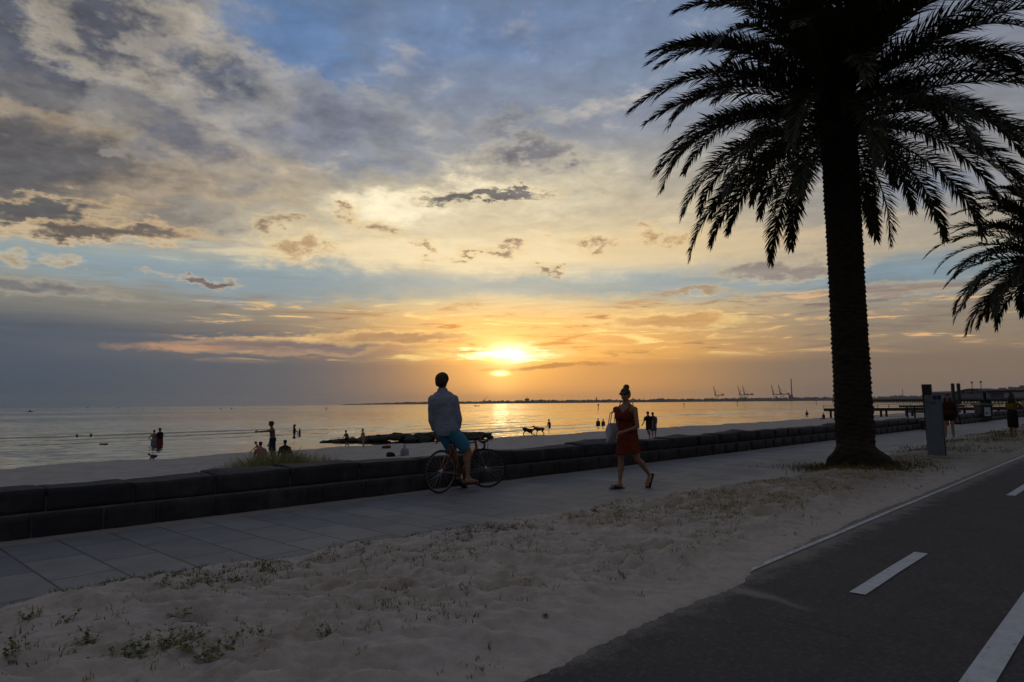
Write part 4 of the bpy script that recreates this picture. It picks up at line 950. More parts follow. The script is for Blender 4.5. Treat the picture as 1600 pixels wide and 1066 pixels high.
sk = MB(); sk.rings([[np.array([0, 0, J['pel'][2] + .13*J['h'] - f*.40*J['h']]) + np.array([(.062 + .03*math.sin(min(1, f*2.4)*1.5))*J['h']*math.cos(a), (.076 + .028*math.sin(min(1, f*2.4)*1.5))*J['h']*math.sin(a), 0]) for a in (2*math.pi*j/22 for j in range(22))] for f in np.linspace(0, 1, 8)][::-1])
link('skirt', fused(sk, 'skirt', .014, 2, .010, 8., 1), m_black, p, True); shoes(J, p, m_rub, 'sandal')
J = skeleton(1.72, legs=((4, 0, 3), (-2, -5, 3)), arms=((0, 8, 10, 4), (0, 8, 14, 4)))
p = person('person in a pale blue top cut by the picture edge', (28.25, 3.12, 0), 100., J, [('hair', hair_mb(J), m_hair, .01), ('shirt', shirt_mb(J, -.08, .6, .010), cloth('pale_blue', (.26, .30, .36)), .012), ('trousers', shorts_mb(J, .2, 1., .008), m_black, .006)], m_skin, .016); shoes(J, p, m_rub)
# ---- on the beach
J = skeleton(1.80, lean=6., twist=14., head_yaw=6., legs=((-4, -10, 5), (12, -14, 6)), arms=((84, 4, 88, -6), (0, 10, 12, 4)), male=True)
person('bare chested man in dark shorts pointing over the water', (14.3, 27.8, bz(14.3, 27.8)), 150., J, [('hair', hair_mb(J), m_hair, .014), ('shorts', shorts_mb(J, .16, .98, .010, .018), m_navy, .014)], m_skin3, .014, curl=12)
J = skeleton(1.70, lean=4., legs=((96, 20, 12), (96, 16, 12)), arms=((20, 12, 60, -10), (16, 14, 50, -8)), pelvis_z=.14)
person('seated sunbather in a pink top left of the pointing man', (14.25, 28.8, bz(14.25, 28.8)), 72., J, [('hair', hair_mb(J), m_hair, .01), ('top', shirt_mb(J, .05, .4, .008), cloth('pink_top', (.34, .15, .12)), .01)], m_skin2, .018)
J = skeleton(1.74, lean=-2., legs=((92, 28, 10), (92, 22, 10)), arms=((-14, 16, 2, 8), (-14, 16, 0, 8)), pelvis_z=.14)
person('seated sunbather in black right of the pointing man', (15.8, 29.55, bz(15.8, 29.55)), 60., J, [('hair', hair_mb(J), m_hair, .01), ('shirt', shirt_mb(J, -.05, .9, .010), m_black, .01)], m_skin3, .018)
J = skeleton(1.05, lean=30., legs=((70, -20, 12), (76, -14, 12)), arms=((50, 8, 40, 0), (46, 8, 44, 0)))
person('small child crouching at the water beside the sunbathers', (15.4, 31.2, bz(15.4, 31.2)), 150., J, [('hair', hair_mb(J), m_hair, .008), ('shorts', shorts_mb(J, .25, .7, .008), m_navy, .006)], m_skin2, .018)
J = skeleton(.92, lean=80., legs=((78, -50, 8), (70, -58, 8)), arms=((20, 6, 30, 0), (10, 6, 20, 0)))
person('child in a bright blue shirt crouching on all fours at the waterline', (12.9, 37.3, -1.36), 160., J, [('hair', hair_mb(J), m_hair, .008), ('shirt', shirt_mb(J, -.1, .7, .012), cloth('bright_blue', (.04, .10, .34)), .008), ('shorts', shorts_mb(J, .1, .7, .008), m_black, .006)], m_skin2, .018)
# ---- in the water: shins or more under the surface
J = skeleton(1.66, legs=((2, -2, 4), (-3, -4, 4)), arms=((-10, 34, 62, -30), (0, 8, 20, 0)), male=False)
person('wader in a pale blue sarong, hand on hip, left of the wading couple', (17.85, 52.15, -1.90), 70., J, [('hair', hair_mb(J), m_hair, .01), ('sarong', shorts_mb(J, .35, .95, .016, .02), cloth('sarong', (.20, .26, .30)), .012)], m_skin2, .02)
J = skeleton(1.80, lean=4., head_pitch=-8., legs=((5, -2, 4), (-4, -6, 4)), arms=((10, 8, 40, -8), (6, 8, 30, -8)))
person('wader in a dark shirt and red shorts, right of the wading couple', (18.2, 51.95, -1.90), 110., J, [('hair', hair_mb(J), m_hair, .01), ('shirt', shirt_mb(J, .0, .6, .01), m_black, .012), ('shorts', shorts_mb(J, .15, .8, .01), cloth('red_shorts', (.26, .035, .025)), .01)], m_skin2, .02)
J = skeleton(1.68, head_pitch=-10, legs=((1, -1, 3), (-2, -3, 3)), arms=((24, 8, 60, -4), (34, 6, 74, 0)), male=False)
person('woman standing waist deep, reaching a hand to the child', (30.85, 56.1, -1.95), -20., J, [('hair', hair_mb(J, long=.12), m_hair, .01), ('swimsuit', shirt_mb(J, -.18, .05, .006, .85, 0.), m_black, .006)], m_skin3, .02)
J = skeleton(1.10, legs=((1, -1, 3), (-2, -3, 3)), arms=((30, 20, 60, -4), (20, 10, 50, 0)))
person('child standing in the water beside the reaching woman', (31.8, 56.85, -1.78), 170., J, [('hair', hair_mb(J), m_hair, .01), ('swimsuit', shirt_mb(J, -.18, .3, .006, .9, 0.), m_navy, .006)], m_skin3, .02)
for i, (x, y, lab) in enumerate(((18.0, 71.8, 'swimmer up to the neck, left of the two heads in the water'), (19.22, 72.1, 'swimmer up to the neck, right of the two heads in the water'))):
    J = skeleton(1.74, legs=((10, -14, 4), (-6, -10, 4)), arms=((50, 30, 80, -6), (44, 30, 84, -6)))
    person(lab, (x, y, -2.78), 60. + 70*i, J, [('hair', hair_mb(J), m_hair, .01)], m_skin3, .022)
J = skeleton(1.22, lean=8., legs=((24, 4, 3), (-22, -34, 3)), arms=((-20, 8, 10, 2), (24, 8, 50, -2)), feet=(0, -30))
person('thin young bather wading past the rocks, nearer their tip', (24.35, 37.7, -1.40), 186., J, [('hair', hair_mb(J), m_hair, .01), ('shorts', shorts_mb(J, .2, .6, .008), m_black, .01)], m_skin3, .018)
J = skeleton(1.28, lean=2., legs=((8, 0, 3), (-10, -14, 3)), arms=((-8, 10, 14, 2), (10, 10, 34, -2)))
person('pale young bather in shorts wading past the middle of the rocks', (24.9, 36.7, -1.38), 176., J, [('hair', hair_mb(J), m_hair, .01), ('shorts', shorts_mb(J, .2, .7, .008), cloth('tan_shorts', (.20, .17, .14)), .01)], m_skin, .018)
J = skeleton(1.78, lean=5., head_pitch=-6, twist=20., legs=((4, -2, 4), (-4, -6, 4)), arms=((16, 26, 70, -30), (6, 12, 50, -20)))
person('lone bather standing thigh deep behind the dogs', (57.7, 49.3, -2.16), 150., J, [('hair', hair_mb(J), m_hair, .01), ('shorts', shorts_mb(J, .2, .8, .01), m_navy, .01)], m_skin3, .02)
for i, (x, y, lab, dz) in enumerate(((65.3, 48.3, 'left one of two bathers standing upright together', 0.), (65.75, 47.9, 'right one of two bathers standing upright together', .06))):
    J = skeleton(1.72 - dz, legs=((2, -2, 3), (-2, -4, 3)), arms=((0, 5, 6, 2), (0, 5, 6, 2)))
    person(lab, (x, y, -2.18), 40. + 150*i, J, [('hair', hair_mb(J), m_hair, .01), ('swimwear', shorts_mb(J, .2, .5, .008), (m_black, m_navy)[i], .006)], m_skin3, .02)
# ---- the two walking on the sand beyond the wall
J = skeleton(1.78, lean=10., head_pitch=-14., legs=((30, -2, 2), (-12, -42, 2)), arms=((-14, 8, 16, 2), (26, 8, 60, -4)), feet=(0, -30))
person('man in black running on the sand beyond the wall', (36.2, 22.95, bz(36.2, 22.95)), 190., J, [('hair', hair_mb(J), m_hair, .012), ('shirt', shirt_mb(J, -.06, .6, .012), m_black, .014), ('shorts', shorts_mb(J, .15, .7, .01, .016), m_black, .012)], m_skin2, .016)
J = skeleton(1.72, lean=18., head_pitch=-46., legs=((14, -4, 3), (-10, -18, 3)), arms=((20, 6, 44, -4), (30, 6, 50, -8)))
person('stooping man in blue trousers behind the runner in black', (37.3, 23.3, bz(37.3, 23.3)), 200., J, [('hair', hair_mb(J), m_hair, .01), ('shirt', shirt_mb(J, -.06, .9, .012, .95, .01, .6), cloth('grey_shirt', (.10, .09, .10)), .014), ('trousers', shorts_mb(J, .15, 1., .01), cloth('blue_trousers', (.055, .075, .13)), .012)], m_skin2, .016)
# ---- far along the shore on the right
for i, (x, y, z, yaw, lab, sit) in enumerate(((98.8, 34.4, -1.22, 60, 'small figure sitting on the shore below the jetty end', 1), (168., 27.4, -.9, 90, 'tiny figure on the far sand, left of the bin lid', 0), (166., 26.0, -.9, 30, 'tiny figure on the far sand above the bin lid', 0),
        (128., 18.6, -.75, 60, 'figure sitting on the far sand right of the bin', 1), (126., 17.2, -.7, 80, 'figure sitting on the far sand close to the shelter', 1), (103.6, 33.0, -1.26, 120, 'wader among the jetty piles at its seaward end', 0))):
    J = skeleton(1.7, lean=8. if sit else 2., legs=((90, 20, 10), (92, 24, 10)) if sit else ((4, -2, 3), (-4, -8, 3)), arms=((20, 12, 60, -8), (16, 10, 50, -8)), pelvis_z=.14 if sit else None)
    person(lab, (x, y, z), yaw, J, [('hair', hair_mb(J), m_hair, 0), ('shirt', shirt_mb(J, -.1, .6, .01), (m_black, m_navy, m_wine)[i % 3], 0)], m_skin3, .03)
# ---- two dogs playing at the waterline
m_fur = mat('dog_fur', (.035, .024, .016), .9, .4, 20., .01, 60.); m_furt = mat('tan_fur', (.14, .085, .045), .9, .4, 20., .01, 60.)
def dog(label, loc, yaw, s, bow, m):
    mb = MB(); r0 = .30*s*(1 - .55*bow); back = np.array([-.30*s, 0, .50*s]); sh = np.array([.26*s, 0, .52*s - .22*s*bow])
    mb.tube([back + [-.08*s, 0, -.01*s], back, back*.6 + sh*.4 - [0, 0, .02*s], back*.25 + sh*.75 - [0, 0, .035*s], sh, sh + [.07*s, 0, .02*s]], [.06*s, .13*s, .125*s, .16*s, .15*s, .09*s], 12)
    nk = sh + np.array([.20*s, 0, .16*s - .05*bow*s]); mb.cap(sh + [.02*s, 0, .03*s], nk, .085*s, .065*s); mb.ell(nk + [.03*s, 0, .02*s], (.085*s, .07*s, .07*s)); mb.cap(nk + [.07*s, 0, 0], nk + [.19*s, 0, -.03*s], .042*s, .030*s)
    for sd in (1, -1):
        mb.tube([nk + [-.02*s, sd*.05*s, .07*s], nk + [.0, sd*.075*s, .05*s], nk + [.03*s, sd*.08*s, -.02*s]], [.02*s, .025*s, .010*s], 8)
        hp = back + [.0, sd*.075*s, -.04*s]; kn = hp + [.10*s, 0, -.17*s]; ho = kn + [-.15*s, 0, -.12*s]; pw = np.array([ho[0] + .03*s, ho[1], .02*s])
        mb.cap(hp, kn, .075*s, .045*s); mb.cap(kn, ho, .040*s, .024*s); mb.cap(ho, pw, .024*s, .022*s); mb.cap(pw, pw + [.06*s, 0, -.004*s], .024*s, .02*s)
        sp = sh + [-.02*s, sd*.075*s, -.06*s]; el = sp + [-.04*s + .10*bow*s, 0, -.16*s]; wr = el + [.03*s + .20*bow*s, 0, -.15*s*(1 - .7*bow)]; pw = np.array([wr[0] + .02*s, wr[1], .02*s])
        mb.cap(sp, el, .055*s, .035*s); mb.cap(el, wr, .032*s, .022*s); mb.cap(wr, pw, .022*s, .02*s); mb.cap(pw, pw + [.05*s, 0, -.004*s], .023*s, .02*s)
    mb.tube([back + [-.06*s, 0, .03*s], back + [-.18*s, 0, .12*s], back + [-.24*s, 0, .24*s]], [.03*s, .022*s, .01*s], 8)
    o = link('dog', fused(mb, 'dog', .016, 2), m, None, True); o.location = loc; o.rotation_euler = (0, 0, R(yaw)); tag(o, label, 'dog', 'dogs playing at the waterline')
dog('dark dog bowing in play on the wet sand', (42.4, 38.6, bz(42.4, 38.6)), -38., 1.15, .85, m_fur)
dog('tan dog standing with its tail up on the wet sand', (43.2, 38.0, bz(43.2, 38.)), 140., 1.05, 0., m_furt)
# ---------------------------------------------------------------- the bicycle
m_orange = mat('orange_paint', (.32, .085, .012), .35, .1, 8., spec=.5); m_darkp = mat('dark_blue_paint', (.018, .016, .035), .35, .1, 8., spec=.5)
m_tyre = mat('tyre_rubber', (.022, .020, .020), .8, .2, 20., spec=.3); m_alu = mat('aluminium', (.55, .55, .56), .30, .1, 30., metal=1.); m_rim = mat('dull_rim', (.20, .20, .21), .4, .1, 30., metal=.8); m_blk = mat('black_parts', (.018, .018, .020), .5, .2, 30., spec=.4)
m_tape = mat('bar_tape', (.03, .018, .014), .75, .3, 60., .001, 200.); m_steel = mat('steel', (.45, .45, .46), .35, .1, 30., metal=1.)
def wheel(parent, c, axis_rot, name='wheel'):
    """a spoked road wheel, its plane along local x; axis_rot turns it into place"""
    w = empty(name, c); w.parent = parent; w.matrix_local = Matrix.Translation(c) @ axis_rot.to_4x4()
    def circ(r, n=56): return [(r*math.cos(2*math.pi*i/n), 0, r*math.sin(2*math.pi*i/n)) for i in range(n)]
    MB().tube(circ(.327), .0125, 10, closed=True, flat=(0, 1, 0)).build('tyre', m_tyre, w, True)
    MB().tube(circ(.308), (.010, .0085), 8, closed=True, flat=(0, 1, 0)).build('rim', m_rim, w, True)
    sp = MB()
    for i in range(28):
        a = 2*math.pi*i/28; b = a + (.42 if i % 4 < 2 else -.42); y = .022 if i % 2 else -.022
        sp.tube([(.018*math.cos(b), y, .018*math.sin(b)), (.302*math.cos(a), 0, .302*math.sin(a))], .0013, 4)
    sp.build('spokes', m_steel, w)
    MB().tube([(0, -.05, 0), (0, -.03, 0), (0, -.029, 0), (0, -.02, 0), (0, -.019, 0), (0, .019, 0), (0, .02, 0), (0, .029, 0), (0, .03, 0), (0, .05, 0)], [.008, .008, .02, .02, .012, .012, .02, .02, .008, .008], 12).build('hub', m_alu, w, True)
    return w
def bicycle(loc, yaw, steer, lean):
    b = empty('bicycle', loc); b.rotation_euler = (R(lean), 0, R(yaw)); tag(b, 'orange road bicycle with drop handlebars stopped beside the sea wall', 'bicycle')
    I = Matrix.Identity(3)
    ra = Vector((0, 0, .338)); bb = Vector((.41, 0, .272)); st = bb + Vector((-.158, 0, .515)); hb = Vector((.80, 0, .66)); ht = Vector((.765, 0, .79))
    f = MB()
    f.tube([bb, st], .0155, 12); f.tube([st - (st - bb)*.04, ht - (ht - hb)*.22], .0145, 12); f.tube([bb, hb + (ht - hb)*.15], .0175, 12); f.tube([hb, ht], .0195, 12)
    f.tube([bb + Vector((0, -.034, 0)), bb + Vector((0, .034, 0))], .022, 12)
    for s in (1, -1):
        f.tube([bb + Vector((-.03, s*.03, 0)), bb + Vector((-.12, s*.045, .012)), ra + Vector((0, s*.062, 0))], [.011, .010, .008], 8)
        f.tube([st + Vector((.01, s*.016, -.03)), st*.75 + ra*.25 + Vector((0, s*.030, 0)), ra + Vector((0, s*.062, 0))], [.008, .0085, .007], 8)
    f.build('frame', m_orange, b, True)
    sd = (st - bb).normalized(); se = st + sd*.165
    MB().tube([st - sd*.03, se], .0135, 12).build('seat_post', m_alu, b, True)
    s = MB(); rs = []
    for x, w, z, hgt in ((-.135, .045, .012, .02), (-.12, .068, .020, .03), (-.075, .070, .018, .032), (-.02, .045, .008, .028), (.05, .024, .004, .022), (.11, .018, .0, .018), (.135, .010, -.006, .010)):
        rs.append([(x, w*math.cos(a), z + hgt*(.9 if math.sin(a) > 0 else .6)*math.sin(a)) for a in (2*math.pi*j/16 for j in range(16))])
    s.v = []; s.rings(rs); so = s.build('saddle', m_blk, b, True); so.location = se + Vector((.005, 0, .028))
    rl = MB()
    for q in (.022, -.022): rl.tube([(-.09, q*1.5, .0), (-.05, q, -.020), (.03, q, -.020), (.10, q*.4, -.004)], .0035, 6)
    rl.build('saddle_rail', m_steel, so)
    wheel(b, ra, I)
    # drivetrain
    cr = MB(); n = 64
    cr.tube([(.41 + .092*math.cos(2*math.pi*i/n), -.048, .272 + .092*math.sin(2*math.pi*i/n)) for i in range(n)], (.0075, .003), 6, closed=True, flat=(0, 1, 0))
    for i in range(5): cr.tube([(.41, -.048, .272), (.41 + .088*math.cos(1.257*i), -.048, .272 + .088*math.sin(1.257*i))], [(.014, .004), (.008, .003)], 6, flat=(0, 1, 0))
    cr.build('chainring', m_blk, b)
    for sg, nm in ((1, 'right'), (-1, 'left')):
        a = R(-84) if sg == 1 else R(96); y = -.062 if sg == 1 else .062
        e = bb + Vector((.17*math.cos(a), y, .17*math.sin(a)))
        MB().tube([bb + Vector((0, y*.8, 0)), e], [(.014, .008), (.010, .007)], 8, flat=(0, 1, 0)).build('crank', m_alu, b, True)
        MB().box(e + Vector((0, math.copysign(.05, y), 0)), (.085, .075, .018)).build('pedal', m_blk, b, False, .004)
    ch = MB(); top = [(ra.x, -.048, ra.z + .034), (.41, -.048, .272 + .098)]; bot = [(.41, -.048, .272 - .098), (.05, -.048, .215), (.02, -.048, .25), (ra.x + .005, -.048, ra.z - .034)]
    ch.tube(top, .0045, 6); ch.tube(bot, .0045, 6); ch.build('chain', m_blk, b)
    MB().tube([(0, -.036, ra.z), (0, -.044, ra.z), (0, -.052, ra.z)], [.045, .036, .028], 20).build('cassette', m_steel, b)
    MB().tube([(0, -.05, .325), (.01, -.052, .27), (.04, -.05, .225), (.055, -.05, .21)], [(.012, .016), (.010, .012), (.010, .012), (.012, .016)], 8).build('derailleur', m_blk, b, True)
    # bottle on the down tube
    d = (hb - bb).normalized(); up = Vector((-d.z, 0, d.x)); p = bb + d*.17 + up*.058
    MB().tube([p, p + d*.005, p + d*.13, p + d*.15, p + d*.165, p + d*.185], [.030, .036, .036, .022, .020, .014], 14).build('water_bottle', m_blk, b, True)
    bc = MB(); q = st*.80 + ra*.20 + Vector((.006, 0, .045)); bc.tube([q + Vector((0, -.04, -.05)), q + Vector((0, -.035, .005)), q + Vector((0, .035, .005)), q + Vector((0, .04, -.05))], .008, 8); bc.build('rear_brake', m_alu, b, True)
    # everything that turns with the handlebar
    ax = (ht - hb).normalized(); rot = Matrix.Rotation(R(steer), 3, ax)
    fa = Vector((.985, 0, .338))
    def T(v): return hb + rot @ (Vector(v) - hb)
    k = MB(); crn = hb - ax*.015
    for s in (1, -1): k.tube([T(crn + Vector((0, s*.034, .0))), T(crn*.75 + fa*.25 + Vector((0, s*.046, 0))), T(crn*.30 + fa*.70 + Vector((-.004, s*.05, 0))), T(fa + Vector((0, s*.052, 0)))], [.015, .014, .011, .009], 10)
    k.tube([T(crn + Vector((0, -.045, 0))), T(crn + Vector((0, .045, 0)))], .017, 10); k.build('fork', m_darkp, b, True)
    wheel(b, T(fa), rot)
    stm = ht + ax*.045; cl = stm + Vector((.10, 0, .012)); h = MB(); h.tube([T(ht), T(stm + ax*.012)], .0165, 10); h.tube([T(stm), T(cl)], .0145, 10); h.build('stem', m_blk, b, True)
    hbm = MB()
    for s in (1, -1):
        pts = [cl, cl + Vector((0, s*.09, .0)), cl + Vector((.004, s*.165, .0)), cl + Vector((.03, s*.200, .0)), cl + Vector((.075, s*.207, -.008)), cl + Vector((.105, s*.21, -.045)), cl + Vector((.095, s*.212, -.095)), cl + Vector((.055, s*.214, -.130)), cl + Vector((.0, s*.216, -.137)), cl + Vector((-.035, s*.217, -.132))]
        hbm.tube([T(q) for q in pts], [.0135, .0135, .0145, .016, .016, .016, .016, .016, .016, .0155], 10)
    hl = hbm.build('handlebar', m_tape, b, True)
    for s in (1, -1):
        g = MB(); base = cl + Vector((.070, s*.207, .0)); g.tube([T(base), T(base + Vector((.035, 0, .012))), T(base + Vector((.068, 0, .034))), T(base + Vector((.082, 0, .052)))], [.017, .018, .0165, .012], 10)
        g.build('brake_hood', m_blk, hl, True)
        l = MB(); l.tube([T(base + Vector((.070, 0, .025))), T(base + Vector((.088, s*.004, -.02))), T(base + Vector((.080, s*.008, -.075))), T(base + Vector((.072, s*.010, -.105)))], [(.007, .005), (.006, .004), (.006, .004), (.005, .003)], 8); l.build('brake_lever', m_alu, hl, True)
        MB().tube([T(cl + Vector((-.035, s*.217, -.132))), T(cl + Vector((-.042, s*.217, -.131)))], .0165, 10).build('bar_plug', m_alu, hl, True)
    bc = MB(); q = hb + Vector((.05, 0, -.01)); bc.tube([T(q + Vector((0, -.04, -.04))), T(q + Vector((0, -.035, .02))), T(q + Vector((0, .035, .02))), T(q + Vector((0, .04, -.04)))], .008, 8); bc.build('front_brake', m_alu, b, True)
    for s in (1, -1): MB().tube([T(cl + Vector((.075, s*.205, .02))), T(cl + Vector((.11, s*.12, .09))), T(cl + Vector((.09, s*.03, .05))), ht + Vector((.02, s*.01, -.03)), st*.4 + ht*.6 + Vector((0, 0, -.015))], .0022, 5).build('brake_cable', m_blk, b, True)
    return b
bicycle((7.10, 8.34, 0), 2.5, -56., 2.)
# ---------------------------------------------------------------- street furniture
m_grey = mat('blue_grey_metal', (.145, .175, .205), .45, .12, 4., spec=.5); m_dkgrey = mat('dark_grey_metal', (.030, .030, .034), .5, .2, 6., spec=.4); m_sign = mat('sign_blue', (.012, .020, .085), .5, .1, 8.)
m_teal = mat('teal_edge', (.02, .075, .10), .5, .1, 8.)
def pillar():
    c = np.array([18.75, 4.02, 0.]); yaw = R(-116)     # the front looks back along the path at the viewer
    o = empty('information_pillar', c, 0); tag(o, 'slim blue grey information pillar with a taller dark back panel, by the path', 'information pillar')
    M3 = Matrix.Rotation(R(-88.), 3, 'Z')
    def bx(name, cx, cy, z0, z1, w0, w1, d, m, dx=0., bev=.006):
        vs = []
        for z, w, sh in ((z0, w0, 0.), (z1, w1, dx)):
            for a, b_ in ((-1, -1), (1, -1), (1, 1), (-1, 1)): vs.append((cx + sh + a*w/2, cy + b_*d/2, z))
        g = MB().add([tuple(M3 @ Vector(v)) for v in vs], [(3, 2, 1, 0), (4, 5, 6, 7), (0, 1, 5, 4), (1, 2, 6, 5), (2, 3, 7, 6), (3, 0, 4, 7)]).build(name, m, o, False, bev); return g
    # local x runs across the front (to the viewer's right), local -y faces the viewer
    bx('front_panel', .03, -.035, -.03, 1.50, .35, .335, .07, m_grey, -.01)
    bx('back_panel', -.075, .062, -.03, 1.76, .17, .20, .11, m_dkgrey, -.035)
    bx('edge_strip', .218, -.030, .0, 1.50, .024, .024, .062, m_teal, -.035, .002)
    bx('display', .115, -.076, 1.395, 1.485, .16, .16, .010, m_sign, 0., .001)
    bx('plinth', .0, .010, -.02, .05, .42, .42, .24, m_dkgrey, 0., .004)
    bx('access_panel', .035, -.0725, .18, .72, .26, .26, .006, m_grey, -.006, .002)
    for txt, x, z, s, m in (('S', .115, 1.438, .10, m_grey), ('TW', -.015, 1.30, .125, m_sign)):
        me = text_mesh(txt, s, .002); g = link('lettering', me, m, o)
        g.matrix_local = (M3.to_4x4() @ Matrix.Translation((x, -.0835 if txt == 'S' else -.0725, z)) @ Matrix.Rotation(R(90), 4, 'X'))
pillar()
def post_sign():
    o = empty('sign_post', (47.6, 8.95, 0)); tag(o, 'dark sign post with two narrow upright panels, past the gap in the wall', 'sign post')
    MB().tube([(0, 0, -.1), (0, 0, 1.25)], .075, 12).build('pole', m_dkgrey, o, True)
    for s in (-1, 1): MB().box((s*.17*.69, -s*.17*.72, 1.75), (.17, .10, 1.15), R(-46)).build('sign_panel', m_dkgrey, o, False, .008)
    MB().box((0, 0, 1.16), (.46, .09, .16), R(-46)).build('bracket', m_dkgrey, o, False, .006)
post_sign()
def bin_():
    o = empty('wheelie_bin', (50.3, 8.1, 0), R(-48)); tag(o, 'black wheelie bin with a pale notice on its front, by the far wall', 'bin')
    m = mat('bin_plastic', (.018, .022, .020), .5, .2, 6., spec=.4)
    MB().box((0, 0, .52), (.56, .60, .94), 0, 1.22).build('bin_body', m, o, False, .02)
    l = MB(); l.box((0, 0, 1.03), (.82, .84, .09), 0, .93); l.box((0, 0, 1.09), (.6, .6, .05), 0, .8); l.build('lid', m, o, False, .02)
    for s in (-1, 1): MB().tube([(s*.27, .28, .11), (s*.33, .28, .11)], .11, 16).build('bin_wheel', m_tyre, o, True)
    nt = MB().box((.02, -.3615, .62), (.36, .012, .52)).build('notice', mat('notice_paper', (.42, .46, .48), .7, .05, 8.), o)
    MB().tube([(-.03, -.369, .52), (-.03, -.372, .52)], .06, 16).build('notice_mark', m_sign, nt)
    MB().tube([(-.3, .42, .98), (.3, .42, .98)], .02, 8).build('handle', m, o, True)
bin_()
def bench():
    o = empty('park_bench', (36.3, 7.95, 0), R(2)); tag(o, 'low bench with a pale slatted seat at the end of the near wall', 'bench')
    mw = mat('weathered_timber', (.20, .19, .17), .8, .3, 8., stretch=(.2, 1, 1))
    for q in range(3): MB().box((0, -.16 + .16*q, .45), (1.5, .14, .05)).build('seat_slat', mw, o, False, .006)
    for x in (-.6, .6):
        MB().box((x, 0, .22), (.08, .42, .40)).build('leg', m_dkgrey, o, False, .006)
bench()
def shelter():
    o = empty('picnic_shelter', (63.5, 9.3, 0), R(-44)); tag(o, 'small dark shelter with a flat roof at the far right above the wall', 'shelter')
    MB().box((0, 0, 1.95), (3.4, 2.4, .16)).build('roof', m_dkgrey, o, False, .02)
    for x in (-.95, 1.1): MB().tube([(x, 0, -.1), (x, 0, 1.88)], .10, 10).build('post', m_dkgrey, o, True)
    MB().tube([(-.95, 0, .0), (-.95, 0, .35), (-.95, 0, .9), (-.95, 0, 1.25), (-.95, 0, 1.3)], [.42, .46, .44, .36, .1], 16).build('planter', mat('planter', (.03, .028, .026), .9, .3, 8.), o, True)
    MB().box((.5, 0, .75), (1.5, .8, .06)).build('table_top', m_dkgrey, o, False, .01)
shelter()
# heap of rocks where the wall breaks off
def rock_mb(mb, c, r, seed, flat=.75):
    rs = np.random.RandomState(seed); n = 16; m = 10; rows = []
    for i in range(m + 1):
        th = math.pi*min(max(i/m, .02), .98); rows.append([(math.sin(th)*math.cos(2*math.pi*j/n), math.sin(th)*math.sin(2*math.pi*j/n), -math.cos(th)) for j in range(n)])
    P = np.array(rows).reshape(-1, 3); d = vn3(P, 1.3, seed)*.30 + vn3(P, 3.4, seed + 3)*.10; P = P + P*(d.sum(1)/1.6)[:, None]
    a = rs.uniform(0, 6.28); s = np.array([r*rs.uniform(.8, 1.35), r*rs.uniform(.75, 1.1), r*flat*rs.uniform(.8, 1.2)]); P = P*s
    P = np.stack([P[:, 0]*math.cos(a) - P[:, 1]*math.sin(a), P[:, 0]*math.sin(a) + P[:, 1]*math.cos(a), P[:, 2]], 1) + np.array(c)
    mb.rings(list(P.reshape(m + 1, n, 3)))
m_rock = mat('groyne_rock', (.030, .030, .027), .85, .4, 1.5, .03, 9., .2, c2=(.024, .027, .014))
for i, (x, y, r, lab) in enumerate(((39.0, 9.0, .42, 'dark boulder nearest the bench in the gap of the wall'), (40.8, 9.1, .5, 'dark boulder second from the bench in the gap of the wall'), (42.6, 9.0, .55, 'dark boulder beside the far wall end'))):
    mb = MB(); rock_mb(mb, (0, 0, .14), r, 60 + i, .75); o = mb.build('boulder', m_rock, None, True); o.location = (x, y, 0); tag(o, lab, 'boulder', 'boulders in the gap of the wall')
mb = MB(); rs_ = random.Random(4)
for i in range(230):
    t = rs_.random(); a0 = np.array([26.4, 44.2]); a1 = np.array([35.5, 36.6]); w = (.2 + 1.7*min(1, t*2.2)**.8)
    p = a0*(1 - t) + a1*t; q = rs_.gauss(0, .45)*w; r = rs_.uniform(.22, .52)*(.55 + .5*min(1, t*2)); hgt = (.04 + .34*min(1, t*2.2))*max(0, 1 - (q/(w + .3))**2)
    rock_mb(mb, (p[0] - .2*q, p[1] - q, -1.32 + hgt), r, 100 + i, .48)
o = mb.build('rock_groyne', m_rock, None, True); tag(o, 'low dark rock groyne running out into the shallow water', 'rock groyne')
# ---- things left on the sand
def bag(name, label, cat, loc, yaw, size, m, trim=None, grp=None):
    mb = MB(); x, y, z = size
    mb.rings([[np.array([x*.5*w*math.copysign(abs(math.cos(a))**.6, math.cos(a)), y*.5*w2*math.copysign(abs(math.sin(a))**.6, math.sin(a)), z*t]) for a in (2*math.pi*j/18 for j in range(18))] for t, w, w2 in ((0, .9, .9), (.08, 1., 1.), (.5, 1.02, 1.05), (.8, .95, .85), (1., .85, .35))])
    o = link(name, fused(mb, name, .02, 2, .03, 5., 3), m, None, True); o.location = loc; o.rotation_euler = (0, 0, R(yaw)); tag(o, label, cat, grp)
    if trim:
        MB().tube([(-x*.3, 0, z*.9), (-x*.18, 0, z*1.35), (x*.18, 0, z*1.35), (x*.3, 0, z*.9)], .014, 8).build('handle', trim, o, True)
bag('cooler_bag', 'pale beach bag with dark sides standing on the sand behind the wall', 'bag', (19.95, 26.0, bz(19.95, 26.0)), 40, (.52, .34, .40), cloth('bag_pale', (.22, .25, .27)), m_black)
bag('backpack', 'dark backpack lying on the sand beside the pale beach bag', 'bag', (19.15, 26.0, bz(19.15, 26.)), 70, (.55, .34, .20), m_black)
bag('folded_towel', 'white towel heaped between the two bags on the sand', 'towel', (19.5, 26.1, bz(19.5, 26.1)), 10, (.42, .30, .12), m_white)
bag('sandal_pile', 'small dark red heap left on the wet sand by the rocks', 'clothing', (24.0, 33.0, bz(24., 33.)), 10, (.6, .3, .15), cloth('dark_red', (.10, .03, .02)))
mb = MB(); rs = []
